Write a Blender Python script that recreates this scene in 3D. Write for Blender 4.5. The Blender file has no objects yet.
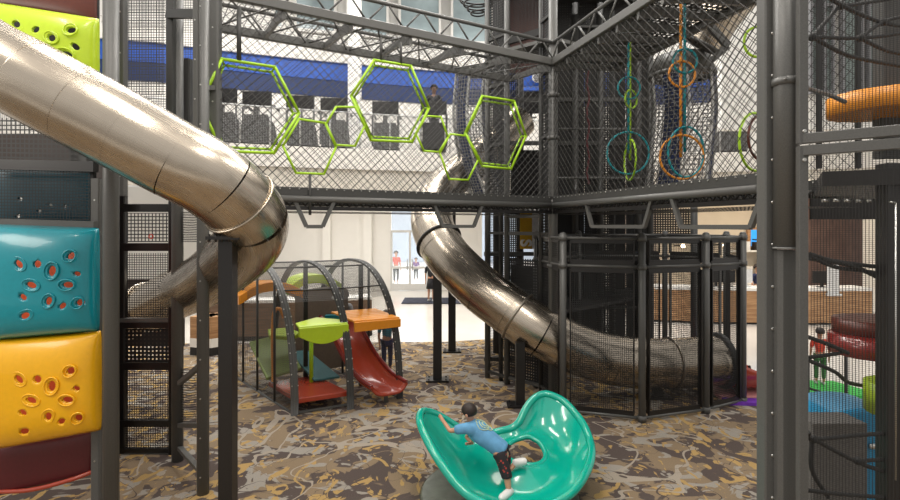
import bpy, bmesh, math, random
from mathutils import Vector, Matrix
random.seed(7)
S = bpy.context.scene
COL = S.collection
F, HZ, HC = 520.0, 225.0, 2.9          # focal length in pixels, horizon row, camera height in metres
PI = math.pi
def W(px, py, D):
    return Vector(((px-450)*D/F, D, HC+(HZ-py)*D/F))
def X(px, D): return (px-450)*D/F
def Z(py, D): return HC+(HZ-py)*D/F
def G(px, D): return Vector(((px-450)*D/F, D, 0))

# ------------------------------------------------------------------ materials
MATS = {}
def nodes_of(name):
    m = bpy.data.materials.new(name); m.use_nodes = True
    nt = m.node_tree; b = nt.nodes['Principled BSDF']
    return m, nt, b
def mat(name, col, rough=.5, metal=0., spec=.5, var=.08, scale=25., bump=0., emit=None, coat=0.):
    if name in MATS: return MATS[name]
    m, nt, b = nodes_of(name)
    N, L = nt.nodes, nt.links
    tc = N.new('ShaderNodeTexCoord'); no = N.new('ShaderNodeTexNoise')
    no.inputs['Scale'].default_value = scale; no.inputs['Detail'].default_value = 4
    L.new(tc.outputs['Object'], no.inputs['Vector'])
    r = N.new('ShaderNodeValToRGB')
    r.color_ramp.elements[0].position = .3; r.color_ramp.elements[1].position = .7
    r.color_ramp.elements[0].color = (*[c*(1-var) for c in col], 1)
    r.color_ramp.elements[1].color = (*[min(1, c*(1+var)) for c in col], 1)
    L.new(no.outputs['Fac'], r.inputs['Fac']); L.new(r.outputs['Color'], b.inputs['Base Color'])
    b.inputs['Roughness'].default_value = rough; b.inputs['Metallic'].default_value = metal
    b.inputs['Specular IOR Level'].default_value = spec
    b.inputs['Coat Weight'].default_value = coat
    if bump:
        bp = N.new('ShaderNodeBump'); bp.inputs['Strength'].default_value = bump; bp.inputs['Distance'].default_value = .01
        L.new(no.outputs['Fac'], bp.inputs['Height']); L.new(bp.outputs['Normal'], b.inputs['Normal'])
    if emit:
        b.inputs['Emission Color'].default_value = (*emit[0], 1); b.inputs['Emission Strength'].default_value = emit[1]
    MATS[name] = m
    return m
def screen(name, cell, fill, col=(.012, .012, .012), cellv=None, fillv=None):
    """woven play netting: a grid of opaque threads with open cells, laid out in metres by UV"""
    if name in MATS: return MATS[name]
    m, nt, b = nodes_of(name); N, L = nt.nodes, nt.links
    b.inputs['Base Color'].default_value = (*col, 1); b.inputs['Roughness'].default_value = .7
    uv = N.new('ShaderNodeUVMap'); sp = N.new('ShaderNodeSeparateXYZ'); L.new(uv.outputs[0], sp.inputs[0])
    res = []
    for ax, ce, fi in (('X', cell, fill), ('Y', cellv or cell, fillv or fill)):
        d = N.new('ShaderNodeMath'); d.operation = 'DIVIDE'; d.inputs[1].default_value = ce; L.new(sp.outputs[ax], d.inputs[0])
        f = N.new('ShaderNodeMath'); f.operation = 'FRACT'; L.new(d.outputs[0], f.inputs[0])
        l = N.new('ShaderNodeMath'); l.operation = 'LESS_THAN'; l.inputs[1].default_value = fi; L.new(f.outputs[0], l.inputs[0])
        res.append(l)
    mx = N.new('ShaderNodeMath'); mx.operation = 'MAXIMUM'
    L.new(res[0].outputs[0], mx.inputs[0]); L.new(res[1].outputs[0], mx.inputs[1])
    t = N.new('ShaderNodeBsdfTransparent'); ms = N.new('ShaderNodeMixShader')
    L.new(mx.outputs[0], ms.inputs[0]); L.new(t.outputs[0], ms.inputs[1]); L.new(b.outputs[0], ms.inputs[2])
    L.new(ms.outputs[0], N['Material Output'].inputs['Surface'])
    MATS[name] = m
    return m
def brushed(name, col, rough):
    m, nt, b = nodes_of(name); N, L = nt.nodes, nt.links
    tc = N.new('ShaderNodeTexCoord'); mp = N.new('ShaderNodeMapping'); mp.inputs['Scale'].default_value = (.7, 60, 1)
    L.new(tc.outputs['UV'], mp.inputs[0])
    n = N.new('ShaderNodeTexNoise'); n.inputs['Scale'].default_value = 3; n.inputs['Detail'].default_value = 5
    L.new(mp.outputs[0], n.inputs['Vector'])
    r = N.new('ShaderNodeMapRange'); r.inputs['To Min'].default_value = rough-.06; r.inputs['To Max'].default_value = rough+.1
    L.new(n.outputs['Fac'], r.inputs[0]); L.new(r.outputs[0], b.inputs['Roughness'])
    n2 = N.new('ShaderNodeTexNoise'); n2.inputs['Scale'].default_value = 5; n2.inputs['Detail'].default_value = 6
    L.new(tc.outputs['Object'], n2.inputs['Vector'])
    cr = N.new('ShaderNodeValToRGB'); cr.color_ramp.elements[0].color = (*[c*.86 for c in col], 1); cr.color_ramp.elements[1].color = (*[c*1.1 for c in col], 1)
    L.new(n2.outputs['Fac'], cr.inputs[0]); L.new(cr.outputs[0], b.inputs['Base Color'])
    bp = N.new('ShaderNodeBump'); bp.inputs['Strength'].default_value = .06; bp.inputs['Distance'].default_value = .004
    L.new(n.outputs['Fac'], bp.inputs['Height']); L.new(bp.outputs[0], b.inputs['Normal'])
    b.inputs['Metallic'].default_value = 1
    MATS[name] = m
    return m
def carpet_mat():
    m, nt, b = nodes_of('carpet_pile'); N, L = nt.nodes, nt.links
    tc = N.new('ShaderNodeTexCoord')
    def noise(scale, det, dist=0., off=0., st=(1, 1, 1), rot=0.):
        mp = N.new('ShaderNodeMapping'); mp.inputs['Location'].default_value = (off, off*.7, 0); mp.inputs['Scale'].default_value = st
        mp.inputs['Rotation'].default_value = (0, 0, rot)
        L.new(tc.outputs['Object'], mp.inputs[0])
        n = N.new('ShaderNodeTexNoise'); n.inputs['Scale'].default_value = scale; n.inputs['Detail'].default_value = det
        n.inputs['Distortion'].default_value = dist; L.new(mp.outputs[0], n.inputs['Vector']); return n
    def ramp(src, p0, p1):
        r = N.new('ShaderNodeValToRGB'); r.color_ramp.elements[0].position = p0; r.color_ramp.elements[1].position = p1
        L.new(src.outputs[0], r.inputs[0]); return r
    def mix(fac, a, c):
        x = N.new('ShaderNodeMix'); x.data_type = 'RGBA'
        L.new(fac.outputs[0], x.inputs['Factor'])
        if isinstance(a, tuple): x.inputs['A'].default_value = (*a, 1)
        else: L.new(a.outputs['Result'], x.inputs['A'])
        x.inputs['B'].default_value = (*c, 1); return x
    dark = (.098, .076, .068); tan = (.25, .185, .12); gold = (.43, .285, .115); pale = (.32, .29, .25)
    c = mix(ramp(noise(1.7, 4, 1.4, 3), .485, .51), dark, tan)
    c = mix(ramp(noise(1.7, 3, 1.6, 11, (1, 1.3, 1), .6), .565, .585), c, pale)
    c = mix(ramp(noise(2.6, 3.5, 2.2, 23, (1.2, .8, 1), 1.1), .575, .60), c, gold)
    # curling twig lines
    n = noise(.85, 2, .6, 31)
    s = N.new('ShaderNodeMath'); s.operation = 'SUBTRACT'; s.inputs[1].default_value = .5; L.new(n.outputs[0], s.inputs[0])
    a = N.new('ShaderNodeMath'); a.operation = 'ABSOLUTE'; L.new(s.outputs[0], a.inputs[0])
    l = N.new('ShaderNodeMath'); l.operation = 'LESS_THAN'; l.inputs[1].default_value = .008; L.new(a.outputs[0], l.inputs[0])
    c = mix(l, c, (.36, .31, .25))
    n = noise(1.3, 2, 1.3, 47)
    s = N.new('ShaderNodeMath'); s.operation = 'SUBTRACT'; s.inputs[1].default_value = .5; L.new(n.outputs[0], s.inputs[0])
    a = N.new('ShaderNodeMath'); a.operation = 'ABSOLUTE'; L.new(s.outputs[0], a.inputs[0])
    l = N.new('ShaderNodeMath'); l.operation = 'LESS_THAN'; l.inputs[1].default_value = .004; L.new(a.outputs[0], l.inputs[0])
    c = mix(l, c, dark)
    # pile grain
    g = noise(90, 2); gr = N.new('ShaderNodeMapRange'); gr.inputs['To Min'].default_value = .7; gr.inputs['To Max'].default_value = 1.3
    L.new(g.outputs[0], gr.inputs[0])
    v = N.new('ShaderNodeVectorMath'); v.operation = 'SCALE'; L.new(c.outputs['Result'], v.inputs[0]); L.new(gr.outputs[0], v.inputs['Scale'])
    L.new(v.outputs[0], b.inputs['Base Color']); b.inputs['Roughness'].default_value = .95; b.inputs['Specular IOR Level'].default_value = .1
    bp = N.new('ShaderNodeBump'); bp.inputs['Strength'].default_value = .4; bp.inputs['Distance'].default_value = .01
    L.new(g.outputs[0], bp.inputs['Height']); L.new(bp.outputs[0], b.inputs['Normal'])
    return m
def wood_mat(name, c0, c1, scale=(1, 1, 14), rough=.5):
    m, nt, b = nodes_of(name); N, L = nt.nodes, nt.links
    tc = N.new('ShaderNodeTexCoord'); mp = N.new('ShaderNodeMapping'); mp.inputs['Scale'].default_value = scale
    L.new(tc.outputs['Object'], mp.inputs[0]); n = N.new('ShaderNodeTexNoise'); n.inputs['Scale'].default_value = 2.2; n.inputs['Detail'].default_value = 6
    L.new(mp.outputs[0], n.inputs['Vector']); r = N.new('ShaderNodeValToRGB')
    r.color_ramp.elements[0].position = .35; r.color_ramp.elements[1].position = .68
    r.color_ramp.elements[0].color = (*c0, 1); r.color_ramp.elements[1].color = (*c1, 1)
    L.new(n.outputs[0], r.inputs[0]); L.new(r.outputs[0], b.inputs['Base Color']); b.inputs['Roughness'].default_value = rough
    return m

GREY = mat('grey_powder_coat', (.092, .092, .088), .42, spec=.5, var=.14, scale=160, bump=.05)
GREYD = mat('dark_grey_powder_coat', (.045, .045, .043), .5, var=.15, scale=120, bump=.05)
BLACK = mat('black_powder_coat', (.009, .008, .008), .38, var=.2, scale=80)
BOLT = mat('zinc_bolt', (.5, .5, .48), .35, 1.)
STEEL = brushed('brushed_stainless', (.48, .42, .345), .24)
STEELD = brushed('worn_stainless', (.42, .37, .31), .30)
LIME = mat('lime_plastic', (.50, .68, .02), .3, var=.03, coat=.2)
LIMEP = mat('lime_paint', (.36, .62, .015), .38, var=.04)
TEAL = mat('teal_plastic', (.0, .25, .31), .3, var=.04, coat=.3)
TEALD = mat('dark_teal_plastic', (.0, .055, .085), .35, var=.06)
TEALP = mat('teal_paint', (.0, .23, .27), .38, var=.04)
YELL = mat('yellow_plastic', (.86, .44, .004), .34, var=.03, coat=.2)
RED = mat('brick_red_plastic', (.20, .016, .012), .28, var=.06, coat=.4)
REDL = mat('bright_brick_red_plastic', (.36, .045, .02), .25, var=.05, coat=.5)
MAROON = mat('maroon_plastic', (.085, .008, .012), .42, var=.08)
BROWN = mat('brown_plastic', (.10, .018, .008), .4, var=.08)
ORNG = mat('orange_plastic', (.80, .29, .01), .35, var=.04, coat=.2)
ORNP = mat('orange_paint', (.72, .27, .02), .4, var=.04)
SEAT = mat('jade_fibreglass', (.0, .37, .27), .16, var=.04, scale=8, coat=.6)
ROPE = mat('black_rope', (.012, .012, .012), .75, var=.25, scale=200, bump=.2)
NETC = mat('grey_net_cord', (.05, .048, .045), .6, var=.2)
WHITE = mat('white_plaster', (.82, .80, .76), .75, var=.015, scale=3)
WHITEB = mat('white_fascia_paint', (.78, .75, .70), .6, var=.03, scale=4)
CREAM = mat('cream_wall', (.62, .54, .43), .8, var=.03, scale=3)
BLUE = mat('blue_wall_paint', (.012, .075, .38), .55, var=.05, scale=3)
BLUED = mat('dark_navy_band', (.005, .022, .10), .6, var=.05, scale=3)  # darker navy for the lower tier of the blue band
WALLG = mat('pale_grey_wall', (.50, .49, .47), .8, var=.05, scale=2)
FLOORM = mat('polished_white_floor', (.74, .70, .64), .16, var=.03, scale=1.2)
GLASSD = mat('tinted_glass', (.16, .20, .19), .08, var=.3, scale=1.5)
DARK = mat('charcoal_board', (.012, .011, .011), .6, var=.2)
BRONZE = mat('dark_panel', (.035, .022, .018), .5, var=.2)
SKIN1 = mat('light_skin', (.52, .27, .17), .5, var=.04)
SKIN2 = mat('brown_skin', (.12, .055, .03), .5, var=.04)
HAIR = mat('dark_brown_hair', (.018, .010, .007), .55, var=.3, scale=120, bump=.4)
SHOE = mat('white_shoe', (.7, .7, .68), .5)
SHIRTB = mat('blue_tee', (.11, .30, .50), .85, var=.12, scale=14)
CLOTHK = mat('black_cloth', (.012, .012, .015), .85)
CLOTHR = mat('red_cloth', (.65, .06, .03), .8)
CLOTHN = mat('navy_cloth', (.02, .03, .09), .8)
CLOTHT = mat('teal_cloth', (.06, .24, .32), .8)
CLOTHW = mat('white_cloth', (.7, .7, .7), .8)
CLOTHG = mat('grey_cloth', (.2, .2, .21), .8)
CLOTHGN = mat('green_cloth', (.05, .16, .05), .8)
NETBLUE = mat('navy_net_fabric', (.015, .03, .10), .8, var=.2)
WEB = mat('grey_webbing', (.22, .22, .22), .8, var=.1)
SCR_CAGE = screen('cage_netting', .030, .23, cellv=.030, fillv=.21)
SCR_BACK = screen('cage_back_netting', .034, .17)
SCR_FINE = screen('fine_black_netting', .030, .28)
SCR_NEAR = screen('near_black_netting', .0135, .22, cellv=.0100, fillv=.17)
SCR_DENSE = screen('dense_black_netting', .05, .60)
SCR_LIGHT = screen('light_grey_netting', .045, .30, (.05, .05, .05))
SCR_HOUSE = screen('playhouse_netting', .03, .18, (.09, .087, .082))
SCR_TOP = screen('pale_arch_netting', .034, .19, (.13, .128, .122))
SCR_RAIL = screen('balcony_netting', .045, .17, (.30, .30, .30))
SCR_ROOF = screen('bridge_roof_netting', .09, .10, (.06, .06, .06))
SCR_TALL = screen('tall_tower_netting', .035, .2, (.05, .05, .05))
SCR_DECK = screen('perforated_deck', .08, .55, (.02, .02, .02))

# ------------------------------------------------------------------ mesh building
class MB:
    def __init__(s): s.v = []; s.f = []; s.sm = []; s.uv = {}; s.mi = []; s.cur = 0
    def add(s, vs, fs, smooth=False, uvs=None):
        b = len(s.v); s.v += [Vector(v) for v in vs]
        for k, f in enumerate(fs):
            if uvs: s.uv[len(s.f)] = [uvs[i] for i in f]
            s.f.append([b+i for i in f]); s.sm.append(smooth if isinstance(smooth, bool) else smooth[k]); s.mi.append(s.cur)
        return s
    def box(s, c, size, rz=0.):
        cx, cy, cz = c; a, b, d = [q/2 for q in size]; co, si = math.cos(rz), math.sin(rz)
        vs = [(cx+x*co-y*si, cy+x*si+y*co, cz+z) for z in (-d, d) for y in (-b, b) for x in (-a, a)]
        return s.add(vs, [(0, 2, 3, 1), (4, 5, 7, 6), (0, 1, 5, 4), (2, 6, 7, 3), (0, 4, 6, 2), (1, 3, 7, 5)])
    def beam(s, p, q, w, h, up=Vector((0, 0, 1)), bev=0.):
        p, q = Vector(p), Vector(q); d = (q-p).normalized(); up = Vector(up)
        if abs(d.dot(up)) > .98: up = Vector((0, 1, 0))
        r = d.cross(up).normalized(); u = r.cross(d)
        if bev:
            k = min(w, h)*bev
            prof = [(-w/2+k, -h/2), (w/2-k, -h/2), (w/2, -h/2+k), (w/2, h/2-k), (w/2-k, h/2), (-w/2+k, h/2), (-w/2, h/2-k), (-w/2, -h/2+k)]
        else: prof = [(-w/2, -h/2), (w/2, -h/2), (w/2, h/2), (-w/2, h/2)]
        n = len(prof)
        vs = [e + r*x + u*z for e in (p, q) for x, z in prof]
        fs = [(i, (i+1) % n, n+(i+1) % n, n+i) for i in range(n)] + [tuple(range(n))[::-1], tuple(range(n, 2*n))]
        return s.add(vs, fs)
    def bar(s, p, q, r, n=10, r2=None, caps=True):
        p, q = Vector(p), Vector(q); d = (q-p).normalized(); up = Vector((0, 0, 1)) if abs(d.z) < .95 else Vector((1, 0, 0))
        a = d.cross(up).normalized(); b = a.cross(d); r2 = r if r2 is None else r2
        vs = [e+(a*math.cos(2*PI*i/n)+b*math.sin(2*PI*i/n))*rr for e, rr in ((p, r), (q, r2)) for i in range(n)]
        fs = [(i, (i+1) % n, n+(i+1) % n, n+i) for i in range(n)]; sm = [n > 4]*n
        if caps: fs += [tuple(range(n))[::-1], tuple(range(n, 2*n))]; sm += [False, False]
        return s.add(vs, fs, sm)
    def tube(s, pts, r, n=12, closed=False, caps=True, uv=False):
        pts = [Vector(p) for p in pts]; m = len(pts); R = r if isinstance(r, (list, tuple)) else [r]*m
        T = []
        for i in range(m):
            if closed: t = pts[(i+1) % m]-pts[i-1]
            else: t = pts[min(i+1, m-1)]-pts[max(i-1, 0)]
            T.append(t.normalized())
        up = Vector((0, 0, 1)) if abs(T[0].z) < .9 else Vector((0, 1, 0))
        a = (up-T[0]*up.dot(T[0])).normalized(); vs = []; uvs = []; ln = 0
        for i in range(m):
            if i: ln += (pts[i]-pts[i-1]).length
            a = (a-T[i]*a.dot(T[i])).normalized(); b = T[i].cross(a)
            for k in range(n):
                an = 2*PI*k/n
                vs.append(pts[i]+(a*math.cos(an)+b*math.sin(an))*R[i]); uvs.append((ln, k/n))
        fs = []; mm = m if closed else m-1
        for i in range(mm):
            j = (i+1) % m
            for k in range(n): fs.append((i*n+k, j*n+k, j*n+(k+1) % n, i*n+(k+1) % n)[::-1])
        sm = [True]*len(fs)
        if caps and not closed: fs += [tuple(range(n)), tuple(range((m-1)*n, m*n))[::-1]]; sm += [False]*2
        return s.add(vs, fs, sm, uvs if uv else None)
    def prism(s, pts, vec):
        vec = Vector(vec); n = len(pts); pts = [Vector(p) for p in pts]
        return s.add(pts+[p+vec for p in pts], [tuple(range(n))[::-1], tuple(range(n, 2*n))]+[(i, (i+1) % n, n+(i+1) % n, n+i) for i in range(n)])
    def grid(s, fn, nu, nv, cu=False, smooth=True, uvscale=None):
        vs = []; uvs = []
        for i in range(nu if cu else nu+1):
            for j in range(nv+1): vs.append(fn(i/nu, j/nv)); uvs.append((i/nu*(uvscale or (1, 1))[0], j/nv*(uvscale or (1, 1))[1]))
        fs = []
        for i in range(nu):
            a = i*(nv+1); b = ((i+1) % nu if cu else i+1)*(nv+1)
            for j in range(nv): fs.append((a+j, b+j, b+j+1, a+j+1))
        return s.add(vs, fs, smooth, uvs if uvscale else None)
    def ell(s, c, r, nu=16, nv=10, M=None):
        c = Vector(c)
        def f(u, v):
            th, ph = 2*PI*u, PI*v
            p = Vector((r[0]*math.sin(ph)*math.cos(th), r[1]*math.sin(ph)*math.sin(th), r[2]*math.cos(ph)))
            return c+(M @ p if M else p)
        return s.grid(f, nu, nv, cu=True)
    def disc(s, c, r, h, n=32, r2=None): return s.bar(Vector(c), Vector(c)+Vector((0, 0, h)), r, n, r2)
    def quad(s, pts):
        """flat panel with UVs in metres"""
        p = [Vector(q) for q in pts]; w = (p[1]-p[0]).length; h = (p[3]-p[0]).length
        return s.add(p, [(0, 1, 2, 3)], False, [(0, 0), (w, 0), (w, h), (0, h)])
    def net(s, O, U, V, sp, r=.006, n=3, ratio=1.):
        """diamond net filling the parallelogram O, U, V with crossing cords"""
        O, U, V = Vector(O), Vector(U), Vector(V); L, H = U.length, V.length; u, v = U.normalized(), V.normalized()
        for sg in (1, -1):
            k = -int(H*ratio/sp)-1
            while k*sp < L + H*ratio:
                a = k*sp                                 # x at v=0 ; x = a + sg*ratio*t
                t0, t1 = 0., H
                if sg > 0:
                    t0 = max(t0, -a/ratio); t1 = min(t1, (L-a)/ratio)
                else:
                    t0 = max(t0, (a-L)/ratio); t1 = min(t1, a/ratio)
                if t1-t0 > .02:
                    s.bar(O+u*(a+sg*ratio*t0)+v*t0, O+u*(a+sg*ratio*t1)+v*t1, r, n, caps=False)
                k += 1
        return s
    def build(s, name, mats, parent=None, mods=None):
        me = bpy.data.meshes.new(name); off = wloc(parent)
        me.from_pydata([v-off for v in s.v], [], s.f)
        me.polygons.foreach_set('use_smooth', s.sm)
        mats = mats if isinstance(mats, (list, tuple)) else [mats]
        for m in mats: me.materials.append(m)
        me.polygons.foreach_set('material_index', s.mi)
        if s.uv:
            ul = me.uv_layers.new(name='UVMap')
            for fi, uvs in s.uv.items():
                for li, q in zip(me.polygons[fi].loop_indices, uvs): ul.data[li].uv = q
        me.update()
        o = bpy.data.objects.new(name, me); COL.objects.link(o)
        if parent: o.parent = parent
        return o
def wloc(o):
    t = Vector((0, 0, 0))
    while o is not None: t += o.location; o = o.parent
    return t
def tag(o, label=None, cat=None, group=None, kind=None):
    if label: o['label'] = label
    if cat: o['category'] = cat
    if group: o['group'] = group
    if kind: o['kind'] = kind
    return o
def empty(name, loc, label, cat, group=None):
    o = bpy.data.objects.new(name, None); COL.objects.link(o); o.location = Vector(loc); o.empty_display_size = .1
    return tag(o, label, cat, group)
def struct(name, mb, m, parent=None): return tag(mb.build(name, m, parent), kind='structure')
def recenter(o):
    """move a single-mesh thing's origin to its own base"""
    me = o.data; xs = [v.co for v in me.vertices]
    c = Vector(((min(v.x for v in xs)+max(v.x for v in xs))/2, (min(v.y for v in xs)+max(v.y for v in xs))/2, min(v.z for v in xs)))
    me.transform(Matrix.Translation(-c)); o.location = o.location+c
    return o
def copy_tree(o, parent=None):
    c = o.copy(); COL.objects.link(c)
    if parent: c.parent = parent
    for ch in o.children: copy_tree(ch, c)
    return c
def spline(pts, per=10):
    pts = [Vector(p) for p in pts]; P = [2*pts[0]-pts[1]]+pts+[2*pts[-1]-pts[-2]]; out = []
    for i in range(1, len(P)-2):
        a, b, c, d = P[i-1:i+3]
        for k in range(per):
            t = k/per
            out.append(.5*((2*b)+(c-a)*t+(2*a-5*b+4*c-d)*t*t+(3*b-a-3*c+d)*t**3))
    out.append(pts[-1]); return out
def resample(pts, step):
    out = [pts[0]]; acc = 0
    for a, b in zip(pts, pts[1:]):
        l = (b-a).length
        while acc+l >= step:
            t = (step-acc)/l; a = a.lerp(b, t); out.append(a.copy()); l = (b-a).length; acc = 0
            if l < 1e-9: break
        acc += l
    if (out[-1]-pts[-1]).length > step*.3: out.append(pts[-1])
    return out
def line_at(px, A, B):
    """point where the sight line of a column px crosses the vertical plane through A and B (ground x, y)"""
    k = (px-450)/F
    dx, dy = B[0]-A[0], B[1]-A[1]
    t = (k*A[1]-A[0])/(dx-k*dy)
    return A[0]+dx*t, A[1]+dy*t
def on_plane(px, py, A, B):
    x, y = line_at(px, A, B); return Vector((x, y, Z(py, y)))

# ------------------------------------------------------------------ people
def skin(name, verts, edges, m, parent, sub=2, root=0):
    me = bpy.data.meshes.new(name); off = wloc(parent)
    me.from_pydata([Vector(v[0])-off for v in verts], edges, [])
    o = bpy.data.objects.new(name, me); COL.objects.link(o)
    md = o.modifiers.new('s', 'SKIN'); md.use_smooth_shade = True
    if not me.skin_vertices: me.attributes  # layer is made with the modifier
    sv = me.skin_vertices[0].data
    for i, v in enumerate(verts):
        r = v[1] if isinstance(v[1], tuple) else (v[1], v[1])
        sv[i].radius = r; sv[i].use_root = (i == root)
    s2 = o.modifiers.new('u', 'SUBSURF'); s2.levels = sub; s2.render_levels = sub
    dg = bpy.context.evaluated_depsgraph_get(); dg.update()
    me2 = bpy.data.meshes.new_from_object(o.evaluated_get(dg)); bpy.data.objects.remove(o)
    me2.materials.clear(); me2.materials.append(m)
    for p in me2.polygons: p.use_smooth = True
    me2.name = name
    o = bpy.data.objects.new(name, me2); COL.objects.link(o); o.parent = parent
    return o
def chain(J, specs):
    """J name->Vector ; specs list of (name, radius, parent or None)"""
    idx = {}; vs = []; es = []
    for n, r, p in specs:
        idx[n] = len(vs); vs.append((J[n], r))
        if p: es.append((idx[p], idx[n]))
    return vs, es
def person(loc, h, facing, label, cat='person', skinm=SKIN1, top=CLOTHW, legs=CLOTHN, hair=HAIR, skirt=False, pose=None, group=None, long=True, shoes=SHOE, sleeve=.5):
    root = empty('person', loc, label, cat, group)
    k = h; ca, sa = math.cos(facing), math.sin(facing)
    B = {'pel': (0, 0, .52), 'sp': (0, 0, .61), 'ch': (0, 0, .73), 'ne': (0, .005, .83), 'jaw': (0, -.012, .885), 'hd': (0, 0, .935), 'tp': (0, 0, .972),
         'nose': (0, -.068, .91)}
    for sd, sx in (('l', -1), ('r', 1)):
        B['sh'+sd] = (sx*.105, .005, .80); B['el'+sd] = (sx*.135, .01, .63); B['wr'+sd] = (sx*.14, -.03, .48); B['pa'+sd] = (sx*.14, -.04, .44)
        B['hi'+sd] = (sx*.052, 0, .49); B['kn'+sd] = (sx*.055, -.008, .28); B['an'+sd] = (sx*.055, .01, .05); B['to'+sd] = (sx*.06, -.09, .018)
        for q in range(5):
            B['f%d%s' % (q, sd)] = (sx*(.14+(.012 if q == 0 else 0)), -.075+.014*q, (.425 if q == 0 else .40-.008*(2-abs(q-2.5))))
    if pose: B.update(pose)
    J = {n: Vector(loc)+Vector(((v[0]*ca-v[1]*sa)*k, (v[0]*sa+v[1]*ca)*k, v[2]*k)) for n, v in B.items()}
    sp = [('pel', (.075*k, .055*k), None), ('sp', (.066*k, .048*k), 'pel'), ('ch', (.08*k, .055*k), 'sp'), ('ne', .03*k, 'ch'), ('jaw', .043*k, 'ne'), ('hd', .058*k, 'jaw'), ('tp', .036*k, 'hd')]
    for sd in 'lr':
        sp += [('sh'+sd, .032*k, 'ch'), ('el'+sd, .024*k, 'sh'+sd), ('wr'+sd, .016*k, 'el'+sd), ('pa'+sd, .019*k, 'wr'+sd)]
        sp += [('f%d%s' % (q, sd), .006*k, 'pa'+sd) for q in range(5)]
        sp += [('hi'+sd, .05*k, 'pel'), ('kn'+sd, .034*k, 'hi'+sd), ('an'+sd, .021*k, 'kn'+sd), ('to'+sd, .018*k, 'an'+sd)]
    vs, es = chain(J, sp); skin('body', vs, es, skinm, root, 1)
    J['mid'] = J['pel'].lerp(J['hil'].lerp(J['hir'], .5), .3)
    for sd in 'lr':
        J['sl'+sd] = J['sh'+sd].lerp(J['el'+sd], 1.8*sleeve) if sleeve < .55 else J['wr'+sd].lerp(J['el'+sd], .1)
        J['cu'+sd] = J['kn'+sd].lerp(J['an'+sd], .8 if long else .05)
    sp = [('pel', (.084*k, .064*k), None), ('sp', (.076*k, .058*k), 'pel'), ('ch', (.088*k, .064*k), 'sp')]
    for sd in 'lr':
        sp += [('sh'+sd, .041*k, 'ch')] + ([('el'+sd, .03*k, 'sh'+sd), ('sl'+sd, .022*k, 'el'+sd)] if sleeve >= .55 else [('sl'+sd, .034*k, 'sh'+sd)])
    vs, es = chain(J, sp); skin('shirt', vs, es, top, root, 1)
    if skirt:
        mb = MB(); c = J['pel']; mb.bar(c+Vector((0, 0, .02*k)), c-Vector((0, 0, .22*k)), .075*k, 16, .115*k); mb.build('skirt', legs, root)
    else:
        sp = [('mid', (.086*k, .066*k), None)]
        for sd in 'lr': sp += [('hi'+sd, .056*k, 'mid'), ('kn'+sd, .042*k, 'hi'+sd), ('cu'+sd, .034*k, 'kn'+sd)]
        vs, es = chain(J, sp); skin('trousers' if long else 'shorts', vs, es, legs, root, 1)
    d = (J['tp']-J['jaw']).normalized(); fw = (J['nose']-J['hd']); fw = (fw-d*fw.dot(d)).normalized(); rt = d.cross(fw)
    M = Matrix((rt, fw, d)).transposed(); c = J['hd']-fw*.008*k+d*.014*k
    mb = MB()
    def hf(u, v):
        th, ph = 2*PI*u, v*PI*.62
        fr = max(0, math.sin(th)); ph *= (1-.42*fr)
        return c + M @ Vector((.064*k*math.sin(ph)*math.cos(th), .069*k*math.sin(ph)*math.sin(th), .064*k*math.cos(ph)))
    mb.grid(hf, 20, 8, cu=True); hh = mb.build('hair', hair, root)
    so = hh.modifiers.new('t', 'SOLIDIFY'); so.thickness = .01*k; so.offset = 1
    mb = MB()
    for sx in (-1, 1):
        mb.ell(J['hd']+rt*.021*k*sx+fw*.052*k, (.006*k,)*3, 8, 6)
    mb.build('eyes', HAIR, root)
    mb = MB(); mb.ell(J['hd']+fw*.058*k-d*.012*k, (.008*k, .012*k, .012*k), 8, 6)
    for sx in (-1, 1): mb.ell(J['hd']+rt*.056*k*sx-d*.008*k, (.008*k, .012*k, .017*k), 8, 6, M)
    mb.build('ears_and_nose', skinm, root)
    for sd in 'lr':
        mb = MB(); a, b = J['an'+sd]-(J['kn'+sd]-J['an'+sd]).normalized()*.02*k, J['to'+sd]
        t = (b-a); back = a-t*.35
        pts = [back, back.lerp(b, .3), back.lerp(b, .7), b, b+t*.2]
        mb.tube(pts, [.016*k, .028*k, .026*k, .025*k, .012*k], 10); mb.build('shoe', shoes, root)
    return root
# ================================================================== SETTING
mb = MB(); mb.box((3, 14, -.03), (60, 44, .04)); struct('floor', mb, FLOORM)
mb = MB()
cp = [(-14, -3), (12, -3), (12, 6.6), (4.9, 8.35), (4.7, 9.4), (3.1, 12.2), (1.3, 13.3), (-.2, 12.9), (-14, 12.6)]
mb.prism([(x, y, -.02) for x, y in cp], (0, 0, .02)); struct('floor_carpet', mb, carpet_mat())

# far wall with the glazed entrance doors
WY = 23.0
def wall_rect(mb, x0, x1, z0, z1, y=WY, t=.25): mb.box(((x0+x1)/2, y+t/2, (z0+z1)/2), (x1-x0, t, z1-z0))
dx0, dx1 = X(391, WY), X(428, WY)
mb = MB(); wall_rect(mb, -22, dx0, 0, 4.6); wall_rect(mb, dx1, X(482, WY), 0, 4.6); wall_rect(mb, X(600, WY), 22, 0, 4.6)
wall_rect(mb, dx0, dx1, 3.6, 4.6); wall_rect(mb, X(482, WY), X(600, WY), 3.9, 4.6)
struct('wall_back', mb, WHITE)
for i, px in enumerate((327, 368)):
    mb = MB(); mb.box((X(px, WY-.15), WY-.15, 2.1), (.35, .3, 4.2)); struct('trim_%d' % (i+1), mb, WHITE)
mb = MB()
fr = mat('white_door_frame', (.66, .65, .63), .4)
for px in (391.5, 410, 427.5): mb.box((X(px, WY), WY, 1.3), (.09, .12, 2.6))
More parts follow.
